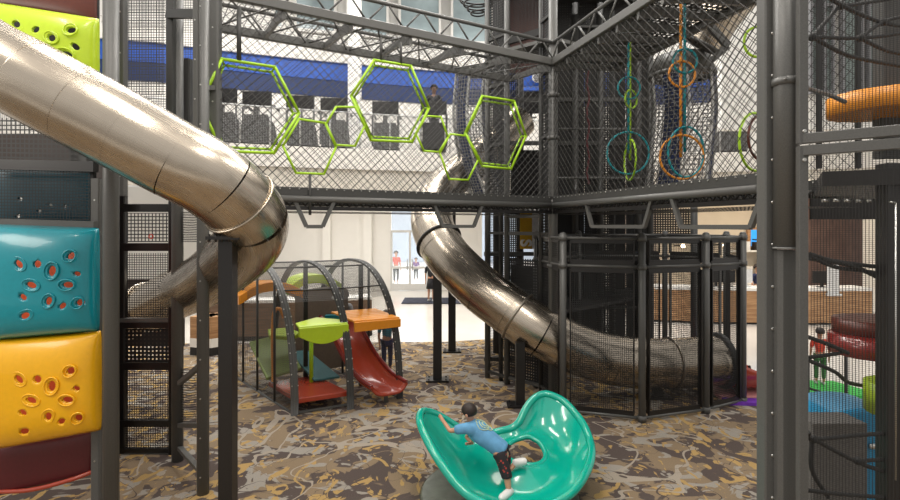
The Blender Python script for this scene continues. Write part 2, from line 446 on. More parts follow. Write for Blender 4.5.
for z in (.16, 1.02, 2.62, 3.55): mb.box(((dx0+dx1)/2, WY, z), (dx1-dx0, .1, .3 if z < .2 else .1))
d = struct('door_1', mb, fr)
mb = MB()
for px in (407.5, 412.5): mb.bar((X(px, WY), WY-.1, .9), (X(px, WY), WY-.1, 1.4), .025)
mb.build('door_handle', BOLT, d)
g, nt, b = nodes_of('clear_glass'); b.inputs['Base Color'].default_value = (.9, .97, 1, 1); b.inputs['Alpha'].default_value = .15; b.inputs['Roughness'].default_value = .05
mb = MB(); mb.box(((dx0+dx1)/2, WY, 1.85), (dx1-dx0-.1, .02, 3.3)); mb.build('glass_pane', g, d)
mb = MB(); mb.box((X(405, 24), 33, -.06), (14, 18, .08)); struct('ground_outside', mb, mat('sunlit_paving', (.75, .76, .78), .8))
mb = MB(); mb.box((X(405, 40), 41.5, 2.0), (30, .5, 4.0)); struct('wall_outside', mb, mat('pale_blue_grey_wall', (.55, .62, .72), .8))

# mezzanine: a curved gallery round the hall
MZ = [(-160, 12.4), (-40, 12.9), (120, 13.8), (225, 14.8), (350, 16.0), (450, 16.9), (560, 17.3), (700, 17.0), (800, 16.2), (930, 15.0), (1010, 14.5)]
MP = []
for (a, da), (c, dc) in zip(MZ, MZ[1:]):
    for k in range(6): t = k/6; D = da+(dc-da)*t; px = a+(c-a)*t; MP.append(Vector((X(px, D), D, 0)))
MP.append(G(1010, 14.5))
def band(mb, off, z0, z1, depth):
    n = len(MP)
    def dirn(i):
        t = (MP[min(i+1, n-1)]-MP[max(i-1, 0)]).normalized(); return Vector((-t.y, t.x, 0))
    inn = [MP[i]+dirn(i)*off for i in range(n)]; out = [MP[i]+dirn(i)*(off+depth) for i in range(n)]
    for i in range(n-1):
        a, b2, c, d2 = inn[i], inn[i+1], out[i+1], out[i]
        vs = [Vector((p.x, p.y, z)) for z in (z0, z1) for p in (a, b2, c, d2)]
        mb.add(vs, [(0, 3, 2, 1), (4, 5, 6, 7), (0, 1, 5, 4), (2, 3, 7, 6)]+([(0, 4, 7, 3)] if i == 0 else [])+([(1, 2, 6, 5)] if i == n-2 else []))
ZF = 5.25
mb = MB(); band(mb, 0, 4.62, ZF, .35); struct('trim_fascia', mb, WHITEB)
mb = MB(); band(mb, .06, 3.98, 4.62, .29); struct('trim_fascia_lower', mb, mat('beige_fascia', (.60, .56, .49), .7))
mb = MB(); band(mb, .35, 4.55, 5.2, 7.5); struct('floor_mezzanine', mb, WHITEB)
mb = MB(); band(mb, 4.5, ZF, 7.87, .3); struct('wall_mezzanine', mb, WHITEB)
mb = MB(); band(mb, 4.42, 8.52, 9.2, .3); struct('trim_blue_band', mb, BLUE)
mb = MB(); band(mb, 4.45, 7.87, 8.52, .3); struct('trim_navy_band', mb, BLUED)
mb = MB(); band(mb, 4.3, 9.2, 9.7, .45); struct('trim_upper_fascia', mb, WHITEB)
mb = MB(); band(mb, 5.3, 9.5, 15.5, .3); struct('wall_upper', mb, WHITE)
# white structural columns of the gallery
for i, (px, w) in enumerate(((348, .42), (561, .40))):
    D = 18.6 if px < 400 else 19.6
    mb = MB(); mb.box((X(px+6, D), D, 7.1), (w, w, 14.2) if px > 400 else (w, w, 14.2)); mb = MB(); mb.box((X(px+6, D), D+.15, 9.9), (w, w, 9.3)); struct('column_%d' % (i+1), mb, WHITE)
def at_mz(px, off, z):
    """a point on the gallery: sight column px, set back off metres from the fascia"""
    k = (px-450)/F
    best = None
    for a, b2 in zip(MP, MP[1:]):
        fa, fb = a.x-k*a.y, b2.x-k*b2.y
        if fa*fb <= 0 and fa != fb:
            t = fa/(fa-fb); D = a.y+(b2.y-a.y)*t; best = D; break
    D = (best or 16)+off
    return Vector((X(px, D), D, z))
# upper windows
mb = MB(); k = 0
for px in range(140, 620, 52):
    k += 1
    a, b2 = at_mz(px, 5.1, 0), at_mz(px+40, 5.1, 0)
    zt = Z(-30, a.y); z0 = 10.6
    fr_ = MB(); fr_.beam((a.x, a.y-.1, z0), (b2.x, b2.y-.1, z0), .1, .12); fr_.beam((a.x, a.y-.1, z0), (a.x, a.y-.1, 15.0), .1, .12); fr_.beam((b2.x, b2.y-.1, z0), (b2.x, b2.y-.1, 15.0), .1, .12)
    fr_.beam((a.x, a.y-.1, 15.0), (b2.x, b2.y-.1, 15.0), .1, .12)
    w = struct('window_%d' % k, fr_, WHITE)
    g_ = MB(); g_.prism([(a.x, a.y-.08, z0), (b2.x, b2.y-.08, z0), (b2.x, b2.y-.08, 15.0), (a.x, a.y-.08, 15.0)], (0, .06, 0)); g_.build('glass_pane', mat('sky_tinted_glass', (.32, .40, .42), .1, var=.3, scale=.8), w)
# upper right wall with tall tinted windows
mb = MB(); mb.box((X(860, 13.6), 13.75, 9.2), (7.2, .25, 7.6)); struct('wall_right_upper', mb, WHITE)
for px0, px1 in ((810, 818), (824, 832), (842, 861), (868, 877)):
    k += 1; D = 13.5
    fr_ = MB()
    for px in (px0, px1): fr_.box((X(px, D), D, 8.6), (.05, .14, 4.6))
    for z in (6.35, 8.6, 10.9): fr_.box((X((px0+px1)/2, D), D, z), (X(px1, D)-X(px0, D), .12, .07))
    w = struct('window_%d' % k, fr_, CLOTHG)
    g_ = MB(); g_.box((X((px0+px1)/2, D), D+.04, 8.6), (X(px1, D)-X(px0, D), .06, 4.5)); g_.build('glass_pane', GLASSD, w)

# gallery guard rails
def rail(z, h, label, group=None, px0=-150, px1=1000, post=30, m=GREY, slat=None):
    r = empty('guard_rail', at_mz(450, .1, z), label, 'railing')
    P = [at_mz(p, .1 if not slat else 4.4, z) for p in range(px0, px1, 10)]
    mb = MB(); mb.tube([p+Vector((0, 0, h)) for p in P], .03, 6); mb.build('handrail', m, r)
    mb = MB()
    for p, q in zip(P, P[1:]): mb.quad([p+Vector((0, 0, .06)), q+Vector((0, 0, .06)), q+Vector((0, 0, h-.04)), p+Vector((0, 0, h-.04))])
    mb.build('netting', SCR_RAIL, r) if not slat else None
    if slat:
        mb = MB()
        for a, b2 in zip(P, P[1:]):
            for q in range(3): c = a.lerp(b2, q/3); mb.box((c.x, c.y, c.z+h/2), (.035, .05, h))
        o = mb.build('slats', slat, r)
    for p in P[::3]:
        mb = MB(); mb.bar(p, p+Vector((0, 0, h)), .022, 6); mb.build('post', m, r)
    return r
rail(ZF, 1.12, 'netted guard rail along the curved gallery below the blue band', m=mat('pale_grey_rail', (.45, .45, .44), .5))
rail(9.7, .5, 'white slatted balustrade above the blue band', slat=WHITE, m=WHITE)

# ------------------------------------------------------------------ exercise machines and people on the gallery
def machine(px, off, label, proto=None):
    p = at_mz(px, off, ZF)
    if proto:
        c = copy_tree(proto); c.location = p; c['label'] = label; return c
    r = empty('exercise_machine', p, label, 'exercise machine', 'exercise machines on the gallery')
    x, y, z = p
    mb = MB(); mb.box((x, y+.3, z+.12), (.75, 1.7, .24)); mb.build('running_deck', DARK, r)
    mb = MB(); mb.box((x, y-.4, z+1.45), (.85, .12, .42)); mb.build('console', BLACK, r)
    mb = MB(); mb.box((x, y-.45, z+.75), (.14, .12, 1.3)); mb.build('console_post', BLACK, r)
    mb = MB(); mb.prism([(x-.36, y-.6, z+.1), (x-.36, y+.5, z+.1), (x-.36, y+.1, z+.75), (x-.36, y-.55, z+.95)], (.72, 0, 0)); mb.build('shroud', DARK, r)
    for sx in (-1, 1):
        mb = MB(); mb.tube([(x+sx*.42, y-.45, z+.2), (x+sx*.42, y-.42, z+1.15), (x+sx*.42, y-.1, z+1.3), (x+sx*.42, y+.35, z+1.25)], .035, 8); mb.build('side_arm', BLACK, r)
    return r
m0 = machine(228, .9, 'black exercise machine at the far left of the gallery, behind the large green hexagon')
for px, off, lb in ((262, .9, 'black exercise machine beside the person in the white shirt on the gallery'), (304, 1.0, 'black exercise machine just right of the large green hexagon'),
                    (337, 1.0, 'black exercise machine just left of the white gallery column'), (387, 1.0, 'black exercise machine framed inside the tall green hexagon'),
                    (434, .55, 'black exercise machine in front of the person in black'), (727, .9, 'black exercise machine on the gallery behind the woven net tower')):
    machine(px, off, lb, m0)
pl = MB(); q_ = at_mz(434, 2.3, ZF); pl.box((q_.x, q_.y, ZF+.4), (.8, 1.2, .8)); pl.box((q_.x, q_.y-.3, ZF+.3), (.9, 1.2, .6)); tag(recenter(pl.build('exercise_platform', DARK)), 'black stepped platform under the person exercising in black', 'platform')
person(at_mz(434, 2.2, ZF+.8), 1.95, 0, 'person in black top with dark hair exercising on the gallery', skinm=SKIN2, top=CLOTHK, legs=CLOTHK)
person(at_mz(256, 1.9, ZF), 1.45, .4, 'person in white shirt standing between gallery exercise machines', top=CLOTHW, legs=CLOTHG, hair=mat('ginger_hair', (.4, .12, .03), .6))

# ------------------------------------------------------------------ entrance people
person((X(396, 25.6), 25.6, 0), 1.62, .5, 'person in red top and dark trousers outside the glass doors', top=CLOTHR, legs=CLOTHK)
person((X(416, 27), 27, 0), 1.2, 0, 'child in dark purple top outside the glass doors', top=mat('purple_cloth', (.12, .02, .2), .8), legs=CLOTHK)
mb = MB(); mb.box((X(432, 20.0), 19.9, .012), (2.2, 1.5, .02)); tag(recenter(mb.build('entrance_mat', mat('navy_mat', (.03, .035, .06), .9, var=.4, scale=6))), 'dark patterned entrance mat on the white floor by the doors', 'mat')
person((X(431, 19.6), 19.6, .02), 1.62, 2.9, 'person in black skirt walking across the entrance mat', top=CLOTHK, legs=CLOTHK, skirt=True, shoes=SHOE)

# ------------------------------------------------------------------ wood fronted desk behind the playhouse
WOOD = wood_mat('oak_veneer', (.30, .15, .065), (.50, .29, .14), (1, 1, 12)); WOODD = wood_mat('brown_veneer', (.13, .075, .045), (.22, .14, .09), (1, 1, 12))
r = empty('wood_counter', (X(285, 13.2), 13.2, 0), 'long low wood fronted counter with white top behind the playhouse', 'counter')
def arc_pts(px0, px1, D0, D1, n=10): return [G(px0+(px1-px0)*i/n, D0+(D1-D0)*i/n-.25*math.sin(PI*i/n)) for i in range(n+1)]
def wallstrip(mb, P, z0, z1, t=.5):
    for a, b2 in zip(P, P[1:]):
        n = Vector((-(b2-a).y, (b2-a).x, 0)).normalized()*t
        mb.add([Vector((p.x, p.y, z)) for z in (z0, z1) for p in (a, b2, b2+n, a+n)], [(0, 3, 2, 1), (4, 5, 6, 7), (0, 1, 5, 4), (2, 3, 7, 6), (0, 4, 7, 3), (1, 2, 6, 5)])
Pd = arc_pts(205, 372, 13.0, 13.6)
mb = MB(); wallstrip(mb, Pd, .12, .95); mb.build('front_panel', WOODD, r)
mb = MB(); wallstrip(mb, Pd, .95, 1.02, .6); mb.build('counter_top', WHITE, r)
mb = MB(); wallstrip(mb, [p+Vector((0, .06, 0)) for p in Pd], 0, .12, .4); mb.build('plinth', DARK, r)
r = empty('wood_bench', (X(205, 11.7), 11.7, 0), 'orange toned wooden bench with white base beside the black column', 'bench')
Pb = arc_pts(190, 232, 11.6, 11.9, 4)
mb = MB(); wallstrip(mb, Pb, .38, .86, .5); mb.build('back_panel', WOOD, r)
mb = MB(); wallstrip(mb, Pb, .18, .38, .55); mb.build('base', WHITEB, r)
mb = MB(); wallstrip(mb, Pb, 0, .18, .45); mb.build('plinth', DARK, r)

# ------------------------------------------------------------------ reception at the right
r = empty('reception_desk', (X(735, 15.3), 15.3, 0), 'long curved reception desk with wood front and white top', 'reception desk')
Pd = arc_pts(655, 872, 15.6, 15.2, 14)
mb = MB(); wallstrip(mb, Pd, .05, .98, .6); mb.build('front_panel', WOOD, r)
mb = MB(); wallstrip(mb, [p+Vector((0, -.05, 0)) for p in Pd], .98, 1.06, .75); mb.build('counter_top', WHITE, r)
mb = MB(); wallstrip(mb, [p+Vector((0, .05, 0)) for p in Pd], 0, .05, .4); mb.build('plinth', DARK, r)
mb = MB(); mb.box((X(725, 19.4), 19.4, 2.1), (6.6, .2, 4.2)); struct('wall_reception', mb, CREAM)
mb = MB(); mb.box((X(825, 18.8), 18.8, 2.1), (3.2, .3, 4.2)); struct('wall_reception_brown', mb, wood_mat('dark_brown_panelling', (.085, .045, .035), (.14, .08, .06), (1.5, 1, 1)))
mb = MB(); mb.box((X(877, 17.6), 17.6, 2.1), (.55, .55, 4.2)); struct('column_3', mb, WHITE)
mb = MB(); mb.box((X(640, 16.5), 17.2, 2.1), (1.5, .25, 4.2)); struct('wall_partition', mb, mat('brown_grey_wall', (.30, .24, .19), .8))
r = empty('wall_screen', (X(757, 19), 19.2, 2.0), 'wood framed screen with blue green picture on the cream wall', 'screen')
x, y = X(757, 19.2), 19.2
mb = MB(); mb.box((x, y, Z(238, 19.2)), (.72, .12, .80)); mb.build('frame', WOOD, r)
mb = MB(); mb.box((x, y-.07, Z(238, 19.2)), (.52, .03, .60)); mb.build('display', mat('lit_screen', (.02, .1, .2), .3, emit=((.02, .28, .75), 1.2), var=.3, scale=5), r)
# back bar shelves
r = empty('wall_shelf_unit', (X(752, 18.9), 18.9, 0), 'pale shelf unit with boxes behind the reception desk', 'shelf unit')
for z in (.75, 1.35, 1.95):
    mb = MB(); mb.box((X(752, 19), 19.05, z), (1.9, .4, .06)); mb.build('shelf', WHITE, r)
mb = MB()
for sx in (-.95, .95): mb.box((X(752, 19)+sx, 19.05, 1.0), (.05, .4, 2.0))
mb.build('side_panel', WHITE, r)
bx = [('white storage box on the top reception shelf, beside the desk clerk', 744, 1.98, .3, .32, CLOTHW), ('black appliance on the top reception shelf', 757, 1.98, .26, .3, BLACK), ('black printer on the lower reception shelf', 764, 1.38, .3, .28, BLACK), ('white paper stack on the lower reception shelf', 740, 1.38, .3, .12, CLOTHW)]
for lb, px, z, w, h, m in bx:
    z += .002
    mb = MB(); mb.box((X(px, 19), 19.02, z+h/2), (w, .3, h)); mb.box((X(px, 19), 18.865, z+h*.45), (w*.6, .02, h*.4)); tag(recenter(mb.build('box' if m is CLOTHW else 'appliance', m)), lb, 'box' if m is CLOTHW else 'appliance')
person((X(757.5, 17.3), 17.3, 0), 1.58, .3, 'clerk in dark top seated low behind the reception desk', top=CLOTHN, legs=CLOTHK)
def monitor(px, D, z, label, m=BLACK, w=.55, h=.36, blink=None):
    r = empty('monitor', (X(px, D), D, z), label, 'monitor')
    x = X(px, D)
    mb = MB(); mb.box((x, D, z+.12+h/2), (w, .05, h)); mb.build('screen_housing', m, r)
    mb = MB(); mb.box((x, D, z+.06), (.06, .05, .14)); mb.box((x, D, z+.01), (.24, .18, .02)); mb.build('stand', m, r)
monitor(746, 15.5, 1.06, 'white backed monitor on the reception desk beside the clerk', CLOTHW, .36, .4)
monitor(716, 15.6, 1.06, 'wide black monitor on the reception desk seen through the round cage')
monitor(728, 15.6, 1.06, 'second black monitor on the desk, right of the wide one', w=.4)
monitor(822, 15.4, 1.06, 'black monitor on the desk end behind the climbing net')
mb = MB(); mb.box((X(833, 15.1), 15.1, 1.3), (.32, .03, .9)); mb.box((X(833, 15.1), 15.1, .88), (.4, .2, .06)); tag(recenter(mb.build('notice_board', CLOTHW)), 'tall white notice sheet standing at the reception desk end', 'notice')
# lamps
def bulb(px, py, D, label, r=.07):
    p = W(px, py, D); e = empty('wall_lamp', p, label, 'lamp')
    mb = MB(); mb.ell(p, (r, r, r), 12, 8); mb.build('bulb', mat('lamp_glow', (1, .9, .7), emit=((1, .82, .55), 14)), e)
    mb = MB(); mb.bar(p+Vector((0, .05, 0)), (p.x, 19.3, p.z), .025, 8); mb.build('arm', BLACK, e)
bulb(761, 240, 18.6, 'bright round wall lamp beside the framed screen')
bulb(683, 246, 18.6, 'bright round wall lamp seen through the cage top')
bulb(724, 245, 18.6, 'small wall lamp over the reception monitors', .05)
mb = MB(); p = at_mz(755, 0, Z(26, 16.6)); p.y -= .1
e = empty('spot_lamp', p, 'tiny bright spot lamp high beside the right hand post', 'lamp')
mb.ell(p, (.09, .09, .09), 12, 8); mb.build('bulb', MATS['lamp_glow'], e); mb = MB(); mb.bar(p, p+Vector((0, .4, 0)), .03); mb.build('arm', BLACK, e)

# ------------------------------------------------------------------ soft play tiles
def tile(name, pts, m, label, h=.05):
    mb = MB(); mb.prism([(x, y, .002) for x, y in pts], (0, 0, h)); return tag(recenter(mb.build(name, m)), label, 'play mat', 'soft floor mats')
MPUR = mat('purple_mat', (.16, .03, .42), .6); MRED = mat('coral_mat', (.68, .12, .10), .6); MPNK = mat('pale_pink_mat', (.66, .30, .30), .6); MBLU = mat('blue_mat', (.05, .22, .55), .6); MGRN = mat('green_mat', (.03, .42, .06), .6)
tile('play_mat', [(4.5, 8.36), (5.6, 8.28), (5.6, 8.50), (4.5, 8.60)], MPUR, 'purple soft mat nearest the cage at the carpet edge')
tile('play_mat', [(4.5, 8.62), (5.95, 8.60), (5.95, 9.6), (4.5, 9.72)], MPNK, 'pale pink soft mat behind the purple one')
tile('play_mat', [(4.7, 9.77), (5.3, 9.67), (5.3, 10.5), (4.7, 10.6)], MRED, 'coral red soft mat under the tube slide outlet')
tile('play_mat', [(5.32, 9.67), (5.95, 9.62), (5.95, 10.4), (5.32, 10.5)], MBLU, 'light blue soft mat beside the coral one')
tile('play_mat', [(5.75, 8.15), (6.5, 8.15), (6.2, 8.55), (5.75, 8.55)], mat('royal_blue_mat', (.02, .08, .45), .6), 'royal blue soft mat behind the right hand net')
tile('play_mat', [(6.1, 8.75), (7.3, 8.65), (7.0, 9.5), (6.1, 9.6)], MGRN, 'green soft mat in front of the child in red')
# ================================================================== BRIDGES
J = Vector((1.68, 8.5, 0)); LB = Vector((-2.73, 5.9, 0)); RB = Vector((2.76, 4.62, 0))
ZD, ZT, ZH = 3.24, 5.56, 5.88
def up(v, z): return Vector((v.x, v.y, z))
def bridge(name_label, A, B, side, width, wall_gap=.75, net_sp=.115, ratio=1., nsp2=None, roof_n=None):
    u = (B-A).normalized(); L = (B-A).length; n = Vector((-u.y, u.x, 0))*side
    r = empty('net_bridge', A, name_label, 'net bridge')
    for q, (off, nm) in enumerate(((0, 'near'), (width, 'far'))):
        a = A+n*off; b2 = B+n*off
        mb = MB(); mb.beam(up(a, ZT), up(b2, ZT), .075, .12, bev=.15); mb.build('top_beam', GREY, r)
        mb = MB(); mb.bar(up(a, ZH), up(b2, ZH), .028, 10); mb.build('handrail', GREY, r)
        mb = MB(); k = 0; t = 0.
        while t < L-.3:
            mb.bar(up(a+u*t, ZT+.05), up(a+u*(t+.22), ZH), .014, 6); mb.bar(up(a+u*(t+.26), ZH), up(a+u*(t+.5), ZT+.05), .014, 6); t += .54
        mb.build('web_bracing', GREY, r)
        mb = MB(); mb.beam(up(a, ZD+.075), up(b2, ZD+.075), .03, .10); mb.build('kick_strip', GREYD, r)
        mb = MB(); mb.bar(up(a-n*.02, ZD-.02), up(b2-n*.02, ZD-.02), .042, 12); mb.build('deck_rail', GREY, r)
        mb = MB(); t = .08
        while t < L: mb.bar(up(a+u*t-n*.018*(1 if q == 0 else -1), ZD+.105), up(a+u*(t+.015)-n*.018, ZD+.105), .008, 5); t += .115
        mb.build('bolt_row', BOLT, r)
        mb = MB(); mb.net(up(a, ZD+.12), u*L, Vector((0, 0, ZT-ZD-.17)), net_sp, .0045 if q == 0 else .0038, 3, ratio)
        o = mb.build('side_net', NETC, r)
    # zig-zag lacing and black tray under the deck
    mb = MB(); t = .0
    while t < L-.07:
        mb.bar(up(A+u*t, ZD-.05), up(A+u*(t+.045), ZD-.105), .011, 5); mb.bar(up(A+u*(t+.045), ZD-.105), up(A+u*(t+.09), ZD-.05), .011, 5); t += .095
    mb.beam(up(A, ZD-.13), up(B, ZD-.13), .02, .05); mb.build('deck_lacing', BLACK, r)
    mb = MB(); mb.quad([up(A, ZD-.03), up(B, ZD-.03), up(B+n*width, ZD-.03), up(A+n*width, ZD-.03)]); mb.build('deck', SCR_DECK, r)
    mb = MB(); mb.quad([up(A, ZD-.17), up(B, ZD-.17), up(B+n*width, ZD-.17), up(A+n*width, ZD-.17)]); mb.build('under_tray', SCR_DENSE, r)
    # cross brackets up top
    mb0 = None; cnt = roof_n or int(L/wall_gap)
    for k in range(cnt+1):
        p = A+u*(L*k/cnt)
        mb = MB()
        mb.prism([up(p, ZT+.02), up(p+n*width, ZT+.02), up(p+n*width, ZT-.05), up(p+n*width*.3, ZT-.09), up(p, ZT-.16)], u*.05); mb.build('cross_bracket', GREY, r)
    mb = MB(); mb.quad([up(A, ZT+.03), up(B, ZT+.03), up(B+n*width, ZT+.03), up(A+n*width, ZT+.03)]); mb.build('roof_net', SCR_ROOF if side < 0 else SCR_DECK, r)
    mb = MB(); k = 0; t = 0
    while t < L-.6: mb.bar(up(A+u*t, ZT), up(A+u*(t+.6)+n*width, ZT), .012, 6); mb.bar(up(A+u*(t+.6), ZT), up(A+u*t+n*width, ZT), .012, 6); t += .62
    mb.build('roof_bracing', GREY, r)
    # trapezoid hangers below
    for (q0, q1) in ([(481, 434), (333, 295)] if side < 0 else [(588, 652), (674, 764)]):
        mb = MB(); a = Vector((*line_at(q0, A, B), 0))-n*.02; b2 = Vector((*line_at(q1, A, B), 0))
        e = u*.14
        P_ = [up(a, ZD-.05), up(a+e, ZD-.36), up(b2-e, ZD-.36), up(b2, ZD-.05)]
        for p, q in zip(P_, P_[1:]): mb.beam(p, q, .045, .045)
        mb.build('under_bracket', GREY, r)
    return r
BL = bridge('long mesh walled bridge crossing the upper left, with green hexagons in its net', J, LB, -1, 1.15)
BR = bridge('mesh walled bridge coming forward at the right, with hanging rings inside', J, RB, 1, 1.2, net_sp=.115, roof_n=9)

# hexagon frames in the left bridge net
nL = Vector((-(LB-J).normalized().y, (LB-J).normalized().x, 0))*-1
A2 = (J.x-nL.x*.03, J.y-nL.y*.03); B2 = (LB.x-nL.x*.03, LB.y-nL.y*.03)
def hexa(pts, label, deep, hang=None):
    P = [on_plane(x, y, A2, B2) for x, y in pts]
    c = sum(P, Vector())/len(P)
    r = empty('hexagon_frame', (c.x, c.y, min(p.z for p in P)), label, 'hexagon frame', 'green hexagon frames in the bridge net')
    def ring(Q, rr, nm):
        mb = MB()
        for a, b2 in zip(Q, Q[1:]+Q[:1]):
            d = (b2-a).normalized()*rr*.6; mb.bar(a-d, b2+d, rr, 10)
        mb.build(nm, LIMEP, r)
    ring(P, .018 if deep else .015, 'front_frame')
    if deep:
        Q = [c+(p-c)*.90+nL*.05+Vector((0, 0, .0)) for p in P]; ring(Q, .015, 'inner_frame')
        mb = MB()
        for a, b2 in zip(P, Q): mb.bar(a, b2, .012, 6)
        mb.build('spacer', LIMEP, r)
    for (x, y0, y1) in hang or []:
        mb = MB(); mb.bar(on_plane(x, y0, A2, B2), on_plane(x, y1, A2, B2), .028 if x < 250 else .018, 8); mb.build('hanger', GREYD, r)
hexa([(222, 59), (275, 67), (299, 113), (274, 153), (222, 151), (200, 104)], 'largest lime hexagon frame at the far left of the bridge net', True, [(239, 8, 60)])
hexa([(299, 119), (325, 123), (336, 147), (324, 174), (296, 173), (283, 146)], 'thin lime hexagon hanging lowest, under the exercise machines', False, [(310, 174, 215)])
hexa([(336, 107), (355, 107), (365, 125), (355, 146), (336, 145), (326, 124)], 'thin lime hexagon joining the low hexagon to the tall one', False)
hexa([(374, 60), (411, 66), (429, 108), (412, 142), (371, 140), (351, 96)], 'tall double lime hexagon in the middle of the bridge net', True, [(381, 38, 61), (401, 42, 65)])
hexa([(426, 116), (441, 117), (448, 137), (439, 152), (424, 151), (416, 134)], 'small thin lime hexagon just right of the tall one', False)
hexa([(450, 134), (467, 136), (478, 160), (468, 180), (449, 179), (440, 153)], 'small thin lime hexagon left of the rightmost big hexagon', False)
hexa([(482, 96), (514, 101), (526, 136), (511, 169), (482, 166), (465, 133)], 'double lime hexagon nearest the bridge corner post', True)

# rings hanging in the right bridge
def ring_string(px, D, items, label, pole):
    top = up(G(px, D), ZT); z0 = min(Z(it[1]+it[2]*it[5], D) for it in items)
    r = empty('hanging_ring_string', up(G(px, D), z0), label, 'hanging rings', 'strings of hoops in the right bridge')
    for (dx, col) in pole:
        mb = MB(); x = X(px+dx, D); zb = Z(max(it[1] for it in items if it[4] is col), D); mb.bar((x, D+.02, zb), (x, D+.02, ZT-.02), .017, 8); mb.build('pole', col, r)
    for (ix, iy, rr, squash, col, vs) in items:
        R = rr*D/F; c = W(ix, iy, D); rot = math.acos(min(1, squash))
        pts = [c+Vector((R*math.cos(t)*math.cos(rot), R*math.cos(t)*math.sin(rot), R*vs*math.sin(t))) for t in [2*PI*k/40 for k in range(40)]]
        mb = MB(); mb.tube(pts, .0135, 10, closed=True); mb.build('hoop', col, r)
ring_string(629, 7.3, [(629, 88, 11, 1, TEALP, 1), (631, 99, 9, .84, LIMEP, 1), (628, 153, 21, 1, TEALP, 1), (630, 160, 20, .06, LIMEP, 1)], 'teal and lime rings on a pole, nearer the corner post', [(0, TEALP), (1.6, LIMEP)])
ring_string(684, 6.2, [(685, 61, 12, 1, TEALP, 1), (682, 74, 13, 1, ORNP, 1), (686, 152, 18, 1, TEALP, 1.4), (682, 157, 22, 1, ORNP, 1)], 'teal and orange rings on a pole, in front of the woven tower', [(1.5, TEALP), (-2.5, ORNP)])
ring_string(752, 5.4, [(757, 42, 13, 1, LIMEP, 1.15), (755, 142, 24, .9, LIMEP, 1.2), (760, 138, 18, .9, BROWN, 1.2)], 'lime and brown rings half hidden behind the large right post', [(9, LIMEP), (12, BROWN)])

# ================================================================== CENTRAL TOWER
T = empty('climbing_tower', (2.4, 10.5, 0), 'tall dark central climbing tower of steel posts and black netting', 'climbing tower')
def tpost(px, D, r=.055, z0=0., z1=7.9, m=GREY, n=10, sleeves=()):
    mb = MB(); x = X(px, D); mb.bar((x, D, z0), (x, D, z1), r, n)
    for z in sleeves: mb.bar((x, D, z), (x, D, z+.06), r*1.35, n)
    mb.build('post', m, T)
tpost(553, 8.55, .075, sleeves=(.9, 2.2, 3.25, 4.3, 5.0, 5.5, 5.85))
TP = {'a': (487.5, 9.9), 'b': (501, 9.7), 'c': (507, 9.5), 'd': (541, 9.0), 'e': (547, 8.9)}
for k_, (px, D) in TP.items(): tpost(px, D, .055 if k_ in 'ac' else .04, m=GREY if k_ in 'ace' else GREYD, z1=8.1)
for px, D in ((575, 10.8), (588, 11.4), (600, 10.8), (612, 11.2), (638, 10.8), (650, 10.8), (694, 10.7)):
    tpost(px, D, .07, z1=8.2 if px < 670 else 3.3, m=GREYD)
for px, D in ((497, 11.8), (520, 12.6), (560, 12.6), (600, 12.6), (630, 12.4)): tpost(px, D, .09, m=DARK, z1=8.5)
def tbeam(p0, D0, p1, D1, z, w=.06, m=GREY, h=None):
    mb = MB(); mb.beam(up(G(p0, D0), z), up(G(p1, D1), z), w, h or w); mb.build('beam', m, T)
for z in (.12, 1.15, 2.75, 3.32, 4.4, 5.5, 6.4, 7.4):
    tbeam(487.5, 9.9, 507, 9.5, z, .05, GREYD); tbeam(541, 9.0, 553, 8.55, z, .05, GREYD)
tbeam(507, 9.5, 541, 9.0, 2.75); tbeam(507, 9.5, 541, 9.0, 3.05, .05); tbeam(507, 9.5, 541, 9.0, .12, .05); tbeam(507, 9.5, 541, 9.0, 6.25, .05, DARK, .12)
for z in (.12, 2.3, 3.28, 4.6, 5.5, 6.6, 7.6):
    tbeam(484, 10.8, 651, 10.8, z, .08, GREYD)
for z in (1.2, 3.9, 7.0): tbeam(575, 10.75, 651, 10.75, z, .05, GREYD)
def tpanel(p0, D0, p1, D1, z0, z1, m=SCR_DENSE, name='net_panel'):
    mb = MB(); a, b2 = G(p0, D0), G(p1, D1); mb.quad([up(a, z0), up(b2, z0), up(b2, z1), up(a, z1)]); mb.build(name, m, T)
tpanel(489, 9.88, 501, 9.72, .15, 3.2, SCR_FINE); tpanel(489, 9.88, 506, 9.5, 3.4, 8.0, SCR_DENSE)
tpanel(509, 9.48, 540, 9.02, .15, 2.3, SCR_DENSE); tpanel(542, 9.0, 552, 8.6, .15, 8.0, SCR_DENSE); tpanel(509, 9.48, 540, 9.02, 5.6, 8.0, SCR_FINE)
tpanel(556, 10.8, 612, 10.8, .15, 8.2, SCR_DENSE); tpanel(612, 10.8, 650, 10.8, .15, 8.2, SCR_FINE); tpanel(556, 12.0, 650, 12.0, .1, 8.4, SCR_FINE)
tpanel(500, 12.2, 518, 12.2, 0, 8.4, SCR_DENSE)
tpanel(652, 11.0, 696, 10.8, 2.6, 3.25, SCR_DENSE)
